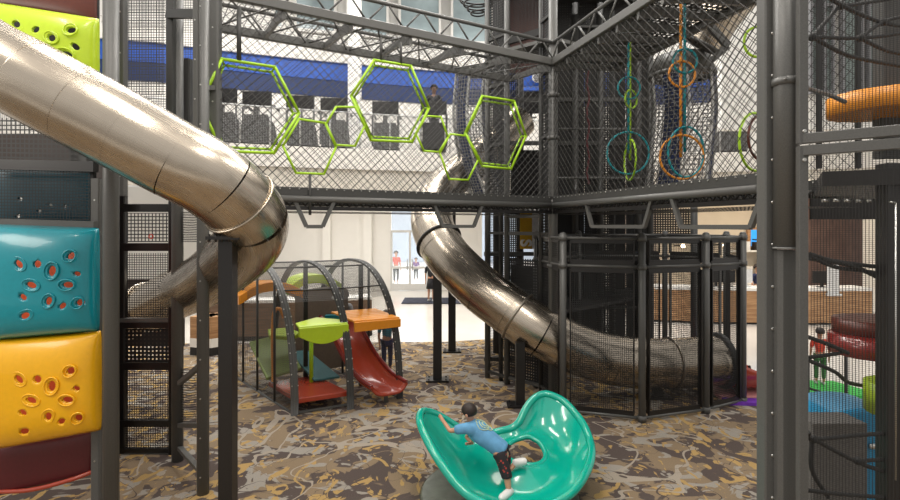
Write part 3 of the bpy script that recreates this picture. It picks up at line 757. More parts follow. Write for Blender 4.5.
# solid inner boards and decks
mb = MB()
for z in (1.35, 3.25, 7.5):
    mb = MB(); mb.prism([up(G(512, 9.6), z), up(G(556, 8.9), z), up(G(640, 10.9), z), up(G(640, 12.4), z), up(G(497, 12.2), z), up(G(500, 9.9), z)], (0, 0, .06)); mb.build('deck', DARK, T)
mb = MB(); mb.prism([up(G(500, 9.3), 5.97), up(G(553, 8.62), 5.97), up(G(600, 9.2), 5.97), up(G(590, 9.8), 5.97), up(G(505, 9.9), 5.97)], (0, 0, .06)); mb.build('deck', GREY, T)
for (p0, p1, D, z0, z1) in ((512, 545, 12.3, .05, 1.9), (512, 548, 12.5, 3.3, 4.7), (548, 572, 12.2, 0, 8.4), (577, 584, 12.1, .1, 8.4), (589, 603, 12.2, .1, 8.4), (609, 625, 12.1, .1, 8.4), (631, 651, 12.2, .1, 8.4)):
    mb = MB(); mb.box(((X(p0, D)+X(p1, D))/2, D, (z0+z1)/2), (X(p1, D)-X(p0, D), .03, z1-z0)); mb.build('board', DARK, T)
mb = MB(); mb.box((X(528, 10.6), 10.6, 7.3), (.9, .05, 2.6)); mb.build('board', BROWN, T)
# hoop gate and centre rope seen behind the right bridge net
mb = MB(); D = 10.2; P_ = [(576, 190), (576, 118), (579, 106), (588, 99), (597, 106), (600, 118), (600, 190)]
mb.tube(spline([W(x, y, D) for x, y in P_], 5), .022, 8); mb.build('hoop_gate', GREY, T)
mb = MB(); mb.tube([W(588+1.2*math.sin(k*1.3), 60+6.2*k, 10.0) for k in range(21)], .02, 6); mb.build('knotted_rope', MAROON, T)
mb = MB(); mb.bar(W(556, 129, 9.9), W(640, 129, 10.2), .022, 8); mb.bar(W(556, 178, 9.9), W(640, 178, 10.2), .022, 8); mb.build('cross_rail', GREY, T)
# vent cone at the top left of the tower
mb = MB(); c = W(478, -8, 10.2)
for k in range(5): rr = .42-.07*k; mb.tube([c+Vector((rr*math.cos(t), rr*math.sin(t), -.06-.09*k)) for t in [2*PI*q/24 for q in range(24)]], .018, 6, closed=True)
mb.build('ring_guard', BLACK, T)

# sign on the far side seen through the tower opening
r = empty('ventilation_disc', W(537, 77, 15.5), 'round white slatted disc on the blue panel behind the tower', 'vent')
c = W(537.5, 77, 15.0)
mb = MB(); mb.bar(c, c+Vector((0, .06, 0)), .15, 28); mb.build('rim', CLOTHW, r)
mb = MB()
for k in range(-2, 3): mb.box((c.x, c.y-.01, c.z+k*.05), (.2, .02, .015))
mb.build('slats', CLOTHG, r)
mb = MB(); mb.box((X(532, 15.2), 15.2, Z(78, 15.2)), (.8, .1, .52)); struct('wall_blue_panel', mb, BLUE)
monitor(531, 14.2, Z(118, 14.2), 'dark screen above the gallery rail seen through the tower', BLACK, .72, .6)
# banners
r = empty('banner', W(534, 248, 11.6), 'yellow and white banner with a white S hanging inside the tower', 'banner')
D = 11.5
mb = MB(); mb.box((X(526, D), D, (Z(249, D)+Z(212, D))/2), (X(532, D)-X(520, D), .012, Z(212, D)-Z(249, D))); mb.build('yellow_cloth', mat('mustard_cloth', (.62, .36, .02), .8), r)
mb = MB(); mb.box((X(537.5, D), D, (Z(249, D)+Z(212, D))/2), (X(543, D)-X(532, D), .012, Z(212, D)-Z(249, D))); mb.build('white_cloth', CLOTHW, r)
cu = bpy.data.curves.new('letter', 'FONT'); cu.body = 'S'; cu.size = .34; cu.extrude = .006; cu.offset = .012; cu.align_x = 'CENTER'; cu.align_y = 'CENTER'; cu.materials.append(WHITE)
o = bpy.data.objects.new('letter', cu); COL.objects.link(o); o.parent = r; o.location = W(525.5, 243, D-.03)-r.location; o.rotation_euler = (PI/2, PI/2, 0)
bpy.context.evaluated_depsgraph_get().update(); me = bpy.data.meshes.new_from_object(o); q = bpy.data.objects.new('letter', me); COL.objects.link(q); q.parent = r; q.location = o.location; q.rotation_euler = o.rotation_euler; bpy.data.objects.remove(o)
mb = MB(); mb.bar((X(518, D), D, Z(211, D)), (X(546, D), D, Z(211, D)), .015); mb.build('hanging_bar', BLACK, r)

# woven net towers
def net_tower(path, rad, label, cap=True):
    """bulging vertical tunnel of blue and black webbing with pale edge seams"""
    P = spline(path, 6); n = len(P)
    r = empty('woven_net_tunnel', P[0], label, 'net tunnel')
    def ringpt(i, k, N=24, s=1.):
        t = 2*PI*k/N; return P[i]+Vector((rad[0]*s*math.cos(t), rad[1]*s*math.sin(t), 0))
    mb = MB()
    for k in range(36): mb.tube([ringpt(i, k, 36) for i in range(n)], .008, 3, caps=False)
    L = (P[-1]-P[0]).length; m_ = int(L/.07)
    for q in range(m_):
        f = q/m_*(n-1); i = int(f); c = P[i].lerp(P[i+1], f-i)
        mb.tube([c+Vector((rad[0]*math.cos(2*PI*k/20), rad[1]*math.sin(2*PI*k/20), 0)) for k in range(20)], .008, 3, closed=True)
    mb.build('webbing', WEB, r)
    mb = MB()
    for k0 in (14.0, 20.5):
        mb.grid(lambda u, v: P[int(round(v*(n-1)))]+Vector((rad[0]*.96*math.cos(2*PI*(k0+u*2.6)/24), rad[1]*.96*math.sin(2*PI*(k0+u*2.6)/24), 0)), 4, n-1)
    mb.build('blue_strip', NETBLUE, r)
    for k0 in (12.6, 17.0, 20.0, 23.6):
        mb = MB(); mb.tube([P[i]+Vector((rad[0]*1.03*math.cos(2*PI*k0/24), rad[1]*1.03*math.sin(2*PI*k0/24), 0)) for i in range(n)], .022, 6); mb.build('edge_seam', mat('pale_webbing', (.42, .42, .41), .8), r)
    for c in (P[0], P[-1]):
        mb = MB(); mb.tube([c+Vector((rad[0]*math.cos(2*PI*k/28), rad[1]*math.sin(2*PI*k/28), 0)) for k in range(28)], .035, 8, closed=True); mb.build('end_ring', GREY, r)
    if cap:
        mb = MB(); mb.bar(P[-1]+Vector((0, 0, .02)), P[-1]+Vector((0, 0, .32)), rad[0]*1.02, 28, rad[0]*.85); mb.build('cap', GREY, r)
net_tower([W(676, 197, 8.9), W(681, 150, 8.9), W(684, 110, 8.9), W(682, 76, 8.9)], (.52, .5), 'large woven navy and grey net tunnel seen through the right bridge')
net_tower([W(489, 196, 11.2), W(477, 160, 11.2), W(471, 120, 11.2), W(474, 72, 11.2)], (.38, .38), 'slimmer woven net tunnel behind the green hexagons', cap=False)

# ================================================================== TUBE SLIDES
def tube_slide(path, rad, label, seams, name='tube_slide', m=STEEL, flanges=(), cols=(), rings_m=GREYD, step=.5, outlet=None):
    P = spline(path, 14); r = empty(name, (P[-1].x, P[-1].y, 0), label, 'tube slide')
    Q = resample(P, step/6); n = len(Q); per = 6; i = 0; first = True
    while i < n-1:
        j = min(i+per, n-1)
        if n-1-j < 3: j = n-1
        seg = Q[i:j+1]
        mb = MB(); R = [rad*(1.0 if k else .9985) for k in range(len(seg))]
        mb.tube(seg, R, 44, caps=False, uv=True)
        t0 = (seg[1]-seg[0]).normalized()
        mb.tube([seg[-1]-(seg[-1]-seg[-2]).normalized()*.012, seg[-1]], rad*1.0015, 44, caps=False, uv=True)
        mb.build('tube_section', m, r); i = j
    def at(f):
        g_ = f*(n-1); i = min(int(g_), n-2); return Q[i].lerp(Q[i+1], g_-i), (Q[i+1]-Q[i]).normalized()
    for f, w, mm in flanges:
        if not isinstance(f, float): f = min(range(n), key=lambda i: (Q[i]-f).length)/(n-1)
        c, t = at(f); mb = MB(); mb.bar(c-t*w, c+t*w, rad*1.06, 44)
        a = t.cross(Vector((0, 0, 1))).normalized(); b_ = a.cross(t)
        for k in range(20):
            d = a*math.cos(2*PI*k/20)+b_*math.sin(2*PI*k/20); mb.bar(c+d*rad*1.03-t*(w+.006), c+d*rad*1.03+t*(w+.006), .01, 6)
        # hollow centre: rebuild as a ring
        mb = MB(); mb.tube([c+(a*math.cos(2*PI*k/44)+b_*math.sin(2*PI*k/44))*rad*1.03 for k in range(44)], w, 8, closed=True)
        mb.build('flange', mm, r)
    return r, Q, at
big, Q, at1 = tube_slide([W(-60, 30, 4.22), W(-12, 60, 4.22), W(32, 82, 4.24), W(77, 106, 4.28), W(123, 131, 4.34), W(170, 157, 4.42),
    Vector((-2.08, 4.56, 3.29)), Vector((-1.88, 4.88, 2.99)), Vector((-2.05, 5.30, 2.74)), Vector((-2.45, 5.80, 2.50)), Vector((-2.98, 6.38, 2.24)), Vector((-3.68, 7.0, 1.97)), Vector((-4.4, 7.42, 1.68)), Vector((-5.6, 7.9, 1.25)), Vector((-7.0, 8.2, .85))],
    .335, 'big stainless steel tube slide sweeping across the upper left', 0, flanges=((W(255, 208, 4.62), .012, STEEL), (Vector((-4.25, 7.35, 1.74)), .03, STEEL)), step=.42)
mb = MB(); cx, cy = X(228, 4.72), 4.72
mb.box((cx, cy, 1.385), (.125, .125, 2.77)); mb.build('support_column', BLACK, big)
mb = MB(); mb.box((cx, cy, 2.785), (.30, .24, .03)); mb.box((cx, cy, 2.85), (.24, .05, .12))
for sx in (-.12, -.06, 0, .06, .12): mb.bar((cx+sx, cy-.11, 2.75), (cx+sx, cy-.11, 2.82), .012, 6)
mb.build('saddle_bracket', BLACK, big)
mb = MB(); mb.box((cx, cy, .012), (.4, .4, .024)); mb.build('base_plate', BLACK, big)

mid, Qm, at2 = tube_slide([W(520, 120, 12.4), W(492, 148, 12.0), W(462, 172, 11.5), W(438, 195, 10.9), W(432, 222, 10.2), W(445, 252, 9.6), W(475, 284, 9.15), W(505, 307, 8.85), W(535, 328, 8.65), W(565, 344, 8.6), W(600, 357, 8.62), W(640, 363, 8.72), W(680, 363, 8.85), W(722, 360, 8.95)],
    .415, 'long stainless steel tube slide curving down into the netted cage', 0, step=.6, flanges=((.44, .028, GREYD), (.64, .022, STEELD), (.905, .018, STEELD), (.995, .05, GREYD)))
def column(px, D, ztop, root, m=BLACK, w=.14):
    mb = MB(); x = X(px, D); mb.box((x, D, ztop/2), (w, w, ztop)); mb.build('support_column', m, root)
    mb = MB(); mb.box((x, D, .02), (.42, .3, .03))
    for sx in (-.16, .16):
        for sy in (-.1, .1): mb.bar((x+sx, D+sy, .03), (x+sx, D+sy, .055), .018, 6)
    mb.build('base_plate', m, root)
column(520, 8.35, 1.02, mid); column(437.5, 9.7, 2.05, mid, w=.16); column(452, 11.9, 3.2, mid, w=.17); column(657, 8.75, .33, mid)
# outlet tray
mb = MB(); x0, x1 = X(722, 8.95), X(757, 9.2)
def tray(u, v):
    x = x0+(x1-x0)*u; y = 8.95+.12*u; a = (-.5+v)*PI*(1.15-.35*u); R = .40
    return Vector((x, y+R*math.sin(a), Z(360, 8.95)-.02-.10*u-R*math.cos(a)*(1-.1*u)))
mb.grid(tray, 10, 20); o = mb.build('outlet_chute', REDL, mid); md = o.modifiers.new('t', 'SOLIDIFY'); md.thickness = .03
mb = MB(); mb.tube([tray(1, v/16) for v in range(17)], .028, 8); mb.build('outlet_lip', BLACK, mid)
# upper right steel chute
up3, _, _ = tube_slide([W(790, -60, 7.6), W(752, -22, 7.8), W(722, 12, 8.0), W(700, 45, 8.2)], .33, 'short stainless tube high at the right above the woven tunnel', 0, flanges=((.99, .03, GREYD),), step=.5)
mb = MB(); mb.beam(W(694, 8, 7.5), W(728, 46, 7.5), .06, .1); mb.beam(W(728, 46, 7.5), W(712, 60, 7.6), .06, .08); mb.build('support_arm', GREYD, up3)

# ================================================================== ROUND NETTED CAGE
C_ = [(563, 7.98), (642, 7.65), (706, 8.02), (743, 8.45)]
CP = [G(*c) for c in C_]+[Vector((5.05, 9.5, 0)), Vector((4.3, 10.4, 0)), Vector((2.6, 10.5, 0)), Vector((1.55, 9.3, 0))]
cage = empty('netted_cage', (3.2, 9, 0), 'eight sided cage of grey posts and black netting around the slide exit', 'cage')
ZC = 2.76
for i, p in enumerate(CP):
    mb = MB(); mb.bar(p, up(p, ZC), .052, 14); mb.ell(up(p, ZC), (.052, .052, .03), 12, 8)
    for z in (.06, 2.28, 2.70): mb.bar(up(p, z-.04), up(p, z+.04), .064, 14)
    mb.build('post', GREY, cage)
for i in range(8):
    a, b2 = CP[i], CP[(i+1) % 8]; d = (b2-a).normalized()*.07
    for z in (.06, 2.28, 2.70):
        mb = MB(); mb.bar(up(a+d*.7, z), up(b2-d*.7, z), .024, 10); mb.build('rail', GREY, cage)
    for z0, z1 in ((.11, 2.22), (2.34, 2.66)):
        a1, b1 = a+d*1.6, b2-d*1.6
        mb = MB()
        for p, q in ((up(a1, z0), up(b1, z0)), (up(a1, z1), up(b1, z1))): mb.beam(p, q, .02, .075)
        for p in (a1, b1): mb.beam(up(p, z0), up(p, z1), .075, .02, up=d)
        mb.build('net_border', BLACK, cage)
        mb = MB(); mb.quad([up(a1, z0), up(b1, z0), up(b1, z1), up(a1, z1)]); mb.build('net_panel', SCR_CAGE if i < 3 else SCR_BACK, cage)
# ================================================================== LEFT TOWER
LT = empty('climbing_structure', (X(60, 5.2), 5.2, 0), 'grey steel climbing frame at the left edge carrying the coloured bubble panels', 'climbing frame')
def lpost(px, D, w, z0=0., z1=6.2, m=GREY, square=True, root=None, depth=None, bolts=False):
    x = X(px, D)
    mb = MB()
    if square: mb.beam((x, D, z0), (x, D, z1), w, depth or w, up=(0, 1, 0), bev=.12)
    else: mb.bar((x, D, z0), (x, D, z1), w/2, 16)
    o = mb.build('post', m, root or LT)
    if bolts:
        mb = MB(); z = z0+.2
        while z < z1: mb.bar((x, D-(depth or w)/2-.004, z), (x, D, z), .009, 6); z += .42
        mb.build('bolts', BOLT, o)
lpost(111, 4.80, .135, square=False); lpost(97.5, 5.06, .085, 0, 3.35, bolts=True); lpost(122.5, 5.35, .075, 3.2, 6.6, bolts=True)
# further frame behind the big tube
LT2 = empty('climbing_structure', (X(172, 6.5), 6.5, 0), 'dark open climbing frame behind the big tube slide, with netted windows', 'climbing frame')
lpost(177.5, 6.4, .135, 0, 6.4, square=False, root=LT2); lpost(203, 5.62, .125, 0, 6.2, square=False, root=LT2, bolts=True)
lpost(171, 6.3, .085, 3.2, 6.4, m=GREYD, root=LT2); lpost(187, 6.6, .12, 3.2, 5.0, m=GREYD, root=LT2); lpost(196, 5.55, .05, 3.2, 6.2, root=LT2, bolts=True)
lpost(215, 5.95, .12, 3.26, 6.4, root=LT2, bolts=True); lpost(123, 6.62, .085, 0, 3.35, m=BLACK, root=LT2); lpost(171, 6.58, .05, 0, 3.2, m=BLACK, root=LT2)
def hbeam(px0, px1, py, D, w, m, root, D1=None, py1=None, dep=.06):
    mb = MB(); mb.beam(W(px0, py, D), W(px1, py1 or py, D1 or D), dep, w); mb.build('beam', m, root)
for py, w, m in ((208, .10, BLACK), (247, .10, BLACK), (320, .05, GREY), (325, .07, BLACK), (366, .09, BLACK), (423, .08, BLACK), (450, .05, BLACK), (454, .03, GREY)):
    hbeam(120, 173, py, 6.6, w, m, LT2)
hbeam(180, 200, 383, 6.3, .05, GREY, LT2, 5.7, 366); hbeam(180, 200, 425, 6.35, .05, GREY, LT2, 5.7, 425); hbeam(180, 200, 448, 6.35, .04, GREY, LT2, 5.7, 470)
hbeam(168, 200, 14, 6.3, .1, GREYD, LT2, 5.8); hbeam(196, 214, 88, 5.75, .05, GREY, LT2, 5.9); hbeam(120, 178, 172, 6.5, .12, GREYD, LT2)
def scr(px0, px1, y0, y1, D, m, root, D1=None, name='net_panel'):
    mb = MB(); D1 = D1 or D; mb.quad([W(px0, y1, D), W(px1, y1*1., D1), W(px1, y0, D1), W(px0, y0, D)]); mb.build(name, m, root)
scr(127, 168, 213, 242, 6.6, SCR_LIGHT, LT2); scr(127, 168, 253, 317, 6.6, SCR_FINE, LT2); scr(122, 170, 329, 362, 6.6, SCR_DENSE, LT2)
scr(127, 168, 371, 419, 6.6, SCR_FINE, LT2); scr(122, 170, 427, 448, 6.6, SCR_FINE, LT2)
scr(181, 198, 212, 242, 6.4, SCR_FINE, LT2, 5.8); scr(181, 198, 368, 424, 6.4, SCR_FINE, LT2, 5.8)
scr(128, 165, 0, 95, 6.4, SCR_TALL, LT2); scr(124, 215, -40, 168, 7.4, SCR_TALL, LT2)
mb = MB(); mb.box((X(145, 8.6), 8.6, 1.45), (1.3, .04, 1.1)); mb.build('board', BRONZE, LT2)
bn = MB(); bn.bar(W(149, 233, 6.62), W(153, 233, 6.62), .01)
c = W(151, 236.5, 6.58); mb = MB(); mb.tube([c+Vector((.026*math.cos(t), 0, .026*math.sin(t))) for t in [2*PI*k/16 for k in range(16)]], .007, 6, closed=True); mb.build('red_ring_mark', CLOTHR, LT2)

# beams and windows of the near left frame
for py, py1, D, w, m in ((12, 20, 5.15, .22, BROWN),): pass
hbeam(-30, 96, 164, 5.05, .10, BLACK, LT, None, 167, .08); hbeam(-30, 97, 221, 5.0, .06, GREY, LT, None, 224.5, .1); hbeam(-30, 97, 228, 5.06, .03, BLACK, LT, None, 230)
lpost(93, 5.10, .045, Z(222, 5.1), Z(168, 5.1), m=BLACK)
mb = MB(); mb.quad([W(-30, 162, 5.2), W(72, 164, 5.2), W(72, 118, 5.2), W(-30, 118, 5.2)]); mb.build('net_panel', SCR_LIGHT, LT)
mb = MB(); mb.quad([W(-30, 221, 5.03), W(90, 223, 5.03), W(90, 170, 5.03), W(-30, 168, 5.03)]); mb.build('net_panel', SCR_FINE, LT)
mb = MB(); mb.box((X(81, 5.3), 5.3, Z(144, 5.3)), (.18, .1, .5)); mb.build('board', GREYD, LT)
mb = MB(); mb.box((X(30, 6.3), 6.3, 2.0), (1.9, .05, 4.0)); mb.build('back_board', BRONZE, LT)

HOLE = [(20, 264, 5.5, 3.6, -40, 1), (38, 264, 4.6, 4, 10, 0), (52, 271, 6, 4.2, 75, 1), (75, 274, 3.4, 2.6, -20, 0), (32, 285, 6, 3.4, -12, 1), (24, 297, 4.6, 3.2, -25, 0), (67, 285, 5.5, 3.2, 0, 1),
        (49, 301, 5, 3.6, 60, 1), (62, 306, 4.6, 2.8, 35, 0), (78, 303, 3.6, 4, -60, 1), (26, 315.5, 6, 3.2, 22, 1), (70, 256, 4.6, 3.4, 30, 1)]
def pod(tl, tr, br, bl, D, bulge, m, label, holes=None, name='bubble_panel', dark=False, edge=.35, thick=.025):
    TL, TR, BR, BL_ = [W(p[0], p[1], D) for p in (tl, tr, br, bl)]
    def fn(u, v):
        a = BL_.lerp(BR, u); b2 = TL.lerp(TR, u); p = a.lerp(b2, v)
        e = (1-abs(2*u-1)**3.2)**.5 * (1-abs(2*v-1)**3.6)**.5
        return p+Vector((0, -bulge*e, 0))
    mb = MB(); mb.grid(fn, 40, 30)
    back = []
    r = empty(name, (TL+TR+BR+BL_)/4-Vector((0, 0, abs(TL.z-BL_.z)/2)), label, 'plastic panel')
    o = mb.build('shell', m, r); sol = o.modifiers.new('t', 'SOLIDIFY'); sol.thickness = thick; sol.offset = 0
    def surf(px, py):
        u = (px-tl[0])/(tr[0]-tl[0])
        yt = tl[1]+(tr[1]-tl[1])*u; yb = bl[1]+(br[1]-bl[1])*u; v = (yb-py)/(yb-yt)
        p = fn(min(max(u, .02), .98), min(max(v, .02), .98))
        # correct for the bulge moving the point nearer
        return W(px, py, p.y)
    if holes:
        cut = MB()
        for (hx, hy, a, b2, ang, rim) in holes:
            c = surf(hx, hy); k = c.y/F; t = math.radians(ang); ring = []
            for q in range(20):
                th = 2*PI*q/20; ex, ez = a*.92*math.cos(th), b2*.95*math.sin(th)
                ring.append(c+Vector(((ex*math.cos(t)-ez*math.sin(t))*k, 0, (ex*math.sin(t)+ez*math.cos(t))*k)))
            cut.prism([p+Vector((0, -.15, 0)) for p in ring[::-1]], (0, .35, 0))
            if rim:
                rm = MB(); R = []
                for q in range(28):
                    th = 2*PI*q/28; ex, ez = a*1.5*math.cos(th), b2*1.7*math.sin(th)
                    px, py = hx+ex*math.cos(t)-ez*math.sin(t), hy-(ex*math.sin(t)+ez*math.cos(t))
                    R.append(surf(px, py))
                rm.tube([q_+Vector((0, -.013, 0)) for q_ in R], .008, 8, closed=True); rm.build('petal_rim', m, r)
        co = cut.build('cutter', m); bo = o.modifiers.new('b', 'BOOLEAN'); bo.object = co; bo.operation = 'DIFFERENCE'; bo.solver = 'EXACT'
        dg = bpy.context.evaluated_depsgraph_get(); dg.update()
        me = bpy.data.meshes.new_from_object(o.evaluated_get(dg)); o.modifiers.clear(); o.data = me; me.name = 'shell'
        bpy.data.objects.remove(co)
    return r
pod((-14, 2), (99, 20), (99, 85), (-14, 95), 4.98, .16, LIME, 'lime bubble panel with petal holes at the top left corner', [(18, 25, 5, 3.4, -30, 1), (37, 30, 4.2, 3.6, 20, 0), (52, 38, 3.8, 4.4, 60, 1), (71, 30, 4.6, 3.4, 10, 1), (74, 46, 4.8, 3, -40, 0), (66, 54, 6, 3, -20, 1)], name='bubble_panel')
pod((-14, 225), (99, 229), (99, 330), (-14, 340), 4.95, .18, TEAL, 'bright teal bubble panel with a cluster of petal holes', HOLE)
pod((-14, 340), (101, 331), (101, 429), (-14, 450), 4.97, .17, YELL, 'yellow bubble panel with petal holes below the teal one', [(a, b+115, c, d, e, f) for a, b, c, d, e, f in HOLE])
pod((-20, 450), (95, 431), (91, 474), (-20, 499), 5.12, .04, MAROON, 'maroon curved panel under the yellow bubble panel', thick=.02)
pod((-20, -40), (97, -32), (97, 22), (-20, 4), 5.1, .06, BROWN, 'dark brown panel above the lime bubble panel')
pod((-14, 168), (90, 170), (90, 222), (-14, 221), 5.3, .03, TEALD, 'dark teal panel with small white petal slots behind netting', [(21, 199, 2.6, 2, -20, 0), (51, 205, 2.8, 2, -40, 0), (40, 211, 2.4, 2.2, 40, 0), (66, 206, 2.4, 2, 40, 0), (19, 216, 2.8, 2, 40, 0)])
mb = MB(); mb.box((X(42, 5.5), 5.5, Z(35, 5.5)), (1.2, .03, 1.15)); mb.build('back_board', DARK, LT)  # dark board added so the lime panel's holes look shaded
mb = MB(); mb.box((X(40, 5.5), 5.6, Z(208, 5.5)), (.9, .02, .3)); o = tag(recenter(mb.build('back_liner', WHITE)), 'pale sheet showing through the slots of the dark teal panel', 'sheet')
mb = MB(); mb.tube(spline([W(-10, 492, 5.1), W(30, 490, 5.05), W(70, 480, 5.05), W(92, 472, 5.1)], 6), .022, 8); tag(recenter(mb.build('slide_lip', REDL)), 'brick red rolled edge under the maroon panel', 'slide edge')
mb = MB(); mb.grid(lambda u, v: Vector((X(5, 5.4)+(X(92, 5.4)-X(5, 5.4))*u, 5.42+.06*math.sin(PI*u), Z(450, 5.4)+(Z(240, 5.4)-Z(450, 5.4))*v)), 10, 8)
o = tag(mb.build('inner_tube_wall', mat('orange_red_plastic', (.75, .10, .02), .4)), 'orange red inner wall glimpsed through the petal holes', 'plastic panel'); recenter(o)
md = o.modifiers.new('t', 'SOLIDIFY'); md.thickness = .02

# ================================================================== RIGHT FOREGROUND FRAME
RF = empty('climbing_structure', (X(786, 2.9), 2.9, 0), 'large grey corner post and netted frame in the right foreground', 'climbing frame')
D = 3.0
mb = MB(); mb.beam((X(767, D), D, 0), (X(767, D), D, 4.7), .075, .09, up=(0, 1, 0), bev=.1); p_ = mb.build('post', GREY, RF)
mb = MB(); z = .15
while z < 4.6: mb.bar((X(768, D), D-.052, z), (X(766, D), D, z), .008, 8); z += .24
mb.build('bolts', BOLT, p_)
mb = MB(); mb.bar((X(786, 2.92), 2.92, Z(249, 2.92)), (X(786, 2.92), 2.92, 4.7), .064, 28); p_ = mb.build('post', GREY, RF)
mb = MB(); mb.bar((X(786, 2.92), 2.92, Z(86, 2.92)), (X(786, 2.92), 2.92, Z(79, 2.92)), .072, 28); mb.build('collar', GREY, p_); mb = MB(); mb.bar((X(786, 2.92), 2.92, Z(249, 2.92)), (X(786, 2.92), 2.92, Z(247, 2.92)), .068, 28)
for dx in (-.045, .045): mb.bar((X(786, 2.92)+dx, 2.84, Z(82, 2.92)), (X(786, 2.92)+dx, 2.9, Z(82, 2.92)), .006, 8)
mb.build('collar', mat('grey_collar', (.16, .16, .155), .4), p_)
mb = MB(); mb.beam((X(784, 2.95), 2.95, 0), (X(784, 2.95), 2.95, Z(250, 2.95)), .112, .1, up=(0, 1, 0), bev=.2); mb.build('post', GREY, RF)
mb = MB(); mb.beam((X(774, 2.98), 2.98, 0), (X(774, 2.98), 2.98, 4.7), .02, .02, up=(0, 1, 0)); mb.build('gap_shade', BLACK, RF)  # black strip stands in for the shade in the gap between posts
# two stacked angle frames
FA, FB = (X(802, 2.82), 2.82), (X(990, 2.36), 2.36)
def fpt(px, py): x, y = line_at(px, FA, FB); return Vector((x, y, Z(py, y)))
def on_z(px, z): x, y = line_at(px, FA, FB); return Vector((x, y, z))
zu0 = Z(139, FA[1]); zl1 = Z(151, FA[1])
def angle_frame(z0, z1, px0, px1, nm):
    a0, a1 = on_z(px0, z0), on_z(px0, z1); b0, b1 = on_z(px1, z0), on_z(px1, z1)
    for p, q, u_ in ((a0, a1, (0, 1, 0)), (b0, b1, (0, 1, 0)), (a0, b0, (0, 0, 1)), (a1, b1, (0, 0, 1))):
        mb = MB()
        if abs((q-p).z) > .1: mb.beam(p-Vector((0, 0, .025)), q+Vector((0, 0, .025)), .05, .035, up=(0, 1, 0), bev=.1)
        else: mb.beam(p, q, .035, .055, bev=.1)
        mb.build('angle_frame', GREY, RF)
    mb = MB(); d = (b0-a0).normalized()*.045
    mb.quad([a0+d+Vector((0, .01, .03)), b0-d+Vector((0, .01, .03)), b1-d+Vector((0, .01, -.03)), a1+d+Vector((0, .01, -.03))]); mb.build('net_panel', SCR_NEAR, RF)
    mb = MB()
    for z in (z0+.04, z1-.05): p = on_z(px0, z); mb.bar(p-Vector((0, .025, 0)), p+Vector((0, 0, 0)), .009, 10)
    mb.build('bolts', BOLT, RF)
angle_frame(zu0, 4.7, 802, 985, 'u'); angle_frame(.05, zl1, 802, 985, 'l')
mb = MB(); mb.beam((X(889, 3.4), 3.4, 0), (X(889, 3.4), 3.4, 3.3), .1, .1, up=(0, 1, 0)); mb.beam((X(858, 4.6), 4.6, 3.4), (X(858, 4.6), 4.6, 5.3), .035, .035, up=(0, 1, 0)); mb.beam((X(819, 4.6), 4.6, 3.4), (X(819, 4.6), 4.6, 5.3), .035, .035, up=(0, 1, 0)); mb.build('post', BLACK, RF)
mb = MB(); mb.beam((X(893, 3.9), 3.9, 3.4), (X(893, 3.9), 3.9, 5.0), .22, .1, up=(0, 1, 0)); mb.build('post', GREYD, RF)
mb = MB(); mb.bar((X(896, 3.2), 3.2, Z(480, 3.2)), (X(896, 3.2), 3.2, Z(203, 3.2)), .006, 8); mb.bar((X(896, 3.2), 3.2, Z(203, 3.2)), (X(890, 3.2), 3.2, Z(202, 3.2)), .006, 8); mb.build('pull_rod', BOLT, RF)
mb = MB(); mb.prism([(X(812, 3.6), 3.5, 3.16), (X(990, 3.2), 3.1, 3.16), (X(990, 5.4), 5.4, 3.16), (X(812, 5.2), 5.2, 3.16)], (0, 0, .1)); mb.build('deck', DARK, RF)
mb = MB()
for k in range(7): px = 812+11*k; mb.bar((X(px, 3.55), 3.45, Z(201, 3.5)), (X(px+5, 3.55), 3.45, Z(201, 3.5)), .012, 6)
mb.build('lacing_clips', BOLT, RF)
mb = MB(); mb.prism([(X(812, 5.6), 5.6, 2.96), (X(960, 5.6), 5.6, 2.96), (X(960, 5.6), 5.6, 3.3), (X(812, 5.6), 5.6, 3.3)], (0, .04, 0)); mb.build('board', DARK, RF)

# plastic platforms seen through the net
def leaf(pts, D0, depth, z, t, m, label, lip=0.):
    """rounded slab: pts are (px at depth D0) left end ... built as a real horizontal leaf"""
    c, rx, ry, rot = pts
    r = empty('leaf_platform', c, label, 'climbing platform')
    def fn(u, v):
        th = 2*PI*u; rr = .0001+v
        x = rx*rr*math.cos(th); y = ry*rr*math.sin(th)*(1-.25*math.cos(th))
        return Vector((c[0]+x*math.cos(rot)-y*math.sin(rot), c[1]+x*math.sin(rot)+y*math.cos(rot), c[2]+lip*rr*rr))
    mb = MB(); mb.grid(fn, 40, 8, cu=True); o = mb.build('slab', m, r)
    s = o.modifiers.new('t', 'SOLIDIFY'); s.thickness = t; s.offset = 0
    return r
leaf(((X(905, 3.7), 3.7, Z(104, 3.7)), .48, .32, -.08), 0, 0, 0, .13, ORNP, 'orange plastic leaf platform high in the right net frame')
leaf(((X(896, 4.0), 4.0, Z(344, 4.0)), .48, .30, .12), 0, 0, 0, .14, RED, 'brick red leaf platform behind the right hand net')
leaf(((X(898, 4.0), 4.1, Z(328, 4.0)), .40, .25, .12), 0, 0, 0, .11, BROWN, 'dark brown leaf platform resting above the brick red one')
leaf(((X(912, 3.5), 3.5, Z(399, 3.5)), .27, .2, 0), 0, 0, 0, .2, mat('olive_green_plastic', (.22, .32, .01), .4), 'olive green leaf platform at the right edge')
mb = MB(); mb.tube([W(798, 98, 3.0), W(822, 108, 3.2), W(846, 120, 3.5)][::1], .02, 8); 
mb = MB(); mb.tube([W(806, 88, 2.95), W(830, 95, 3.2), W(845, 102, 3.45)], .014, 8); mb.build('support_arm', GREY, RF)
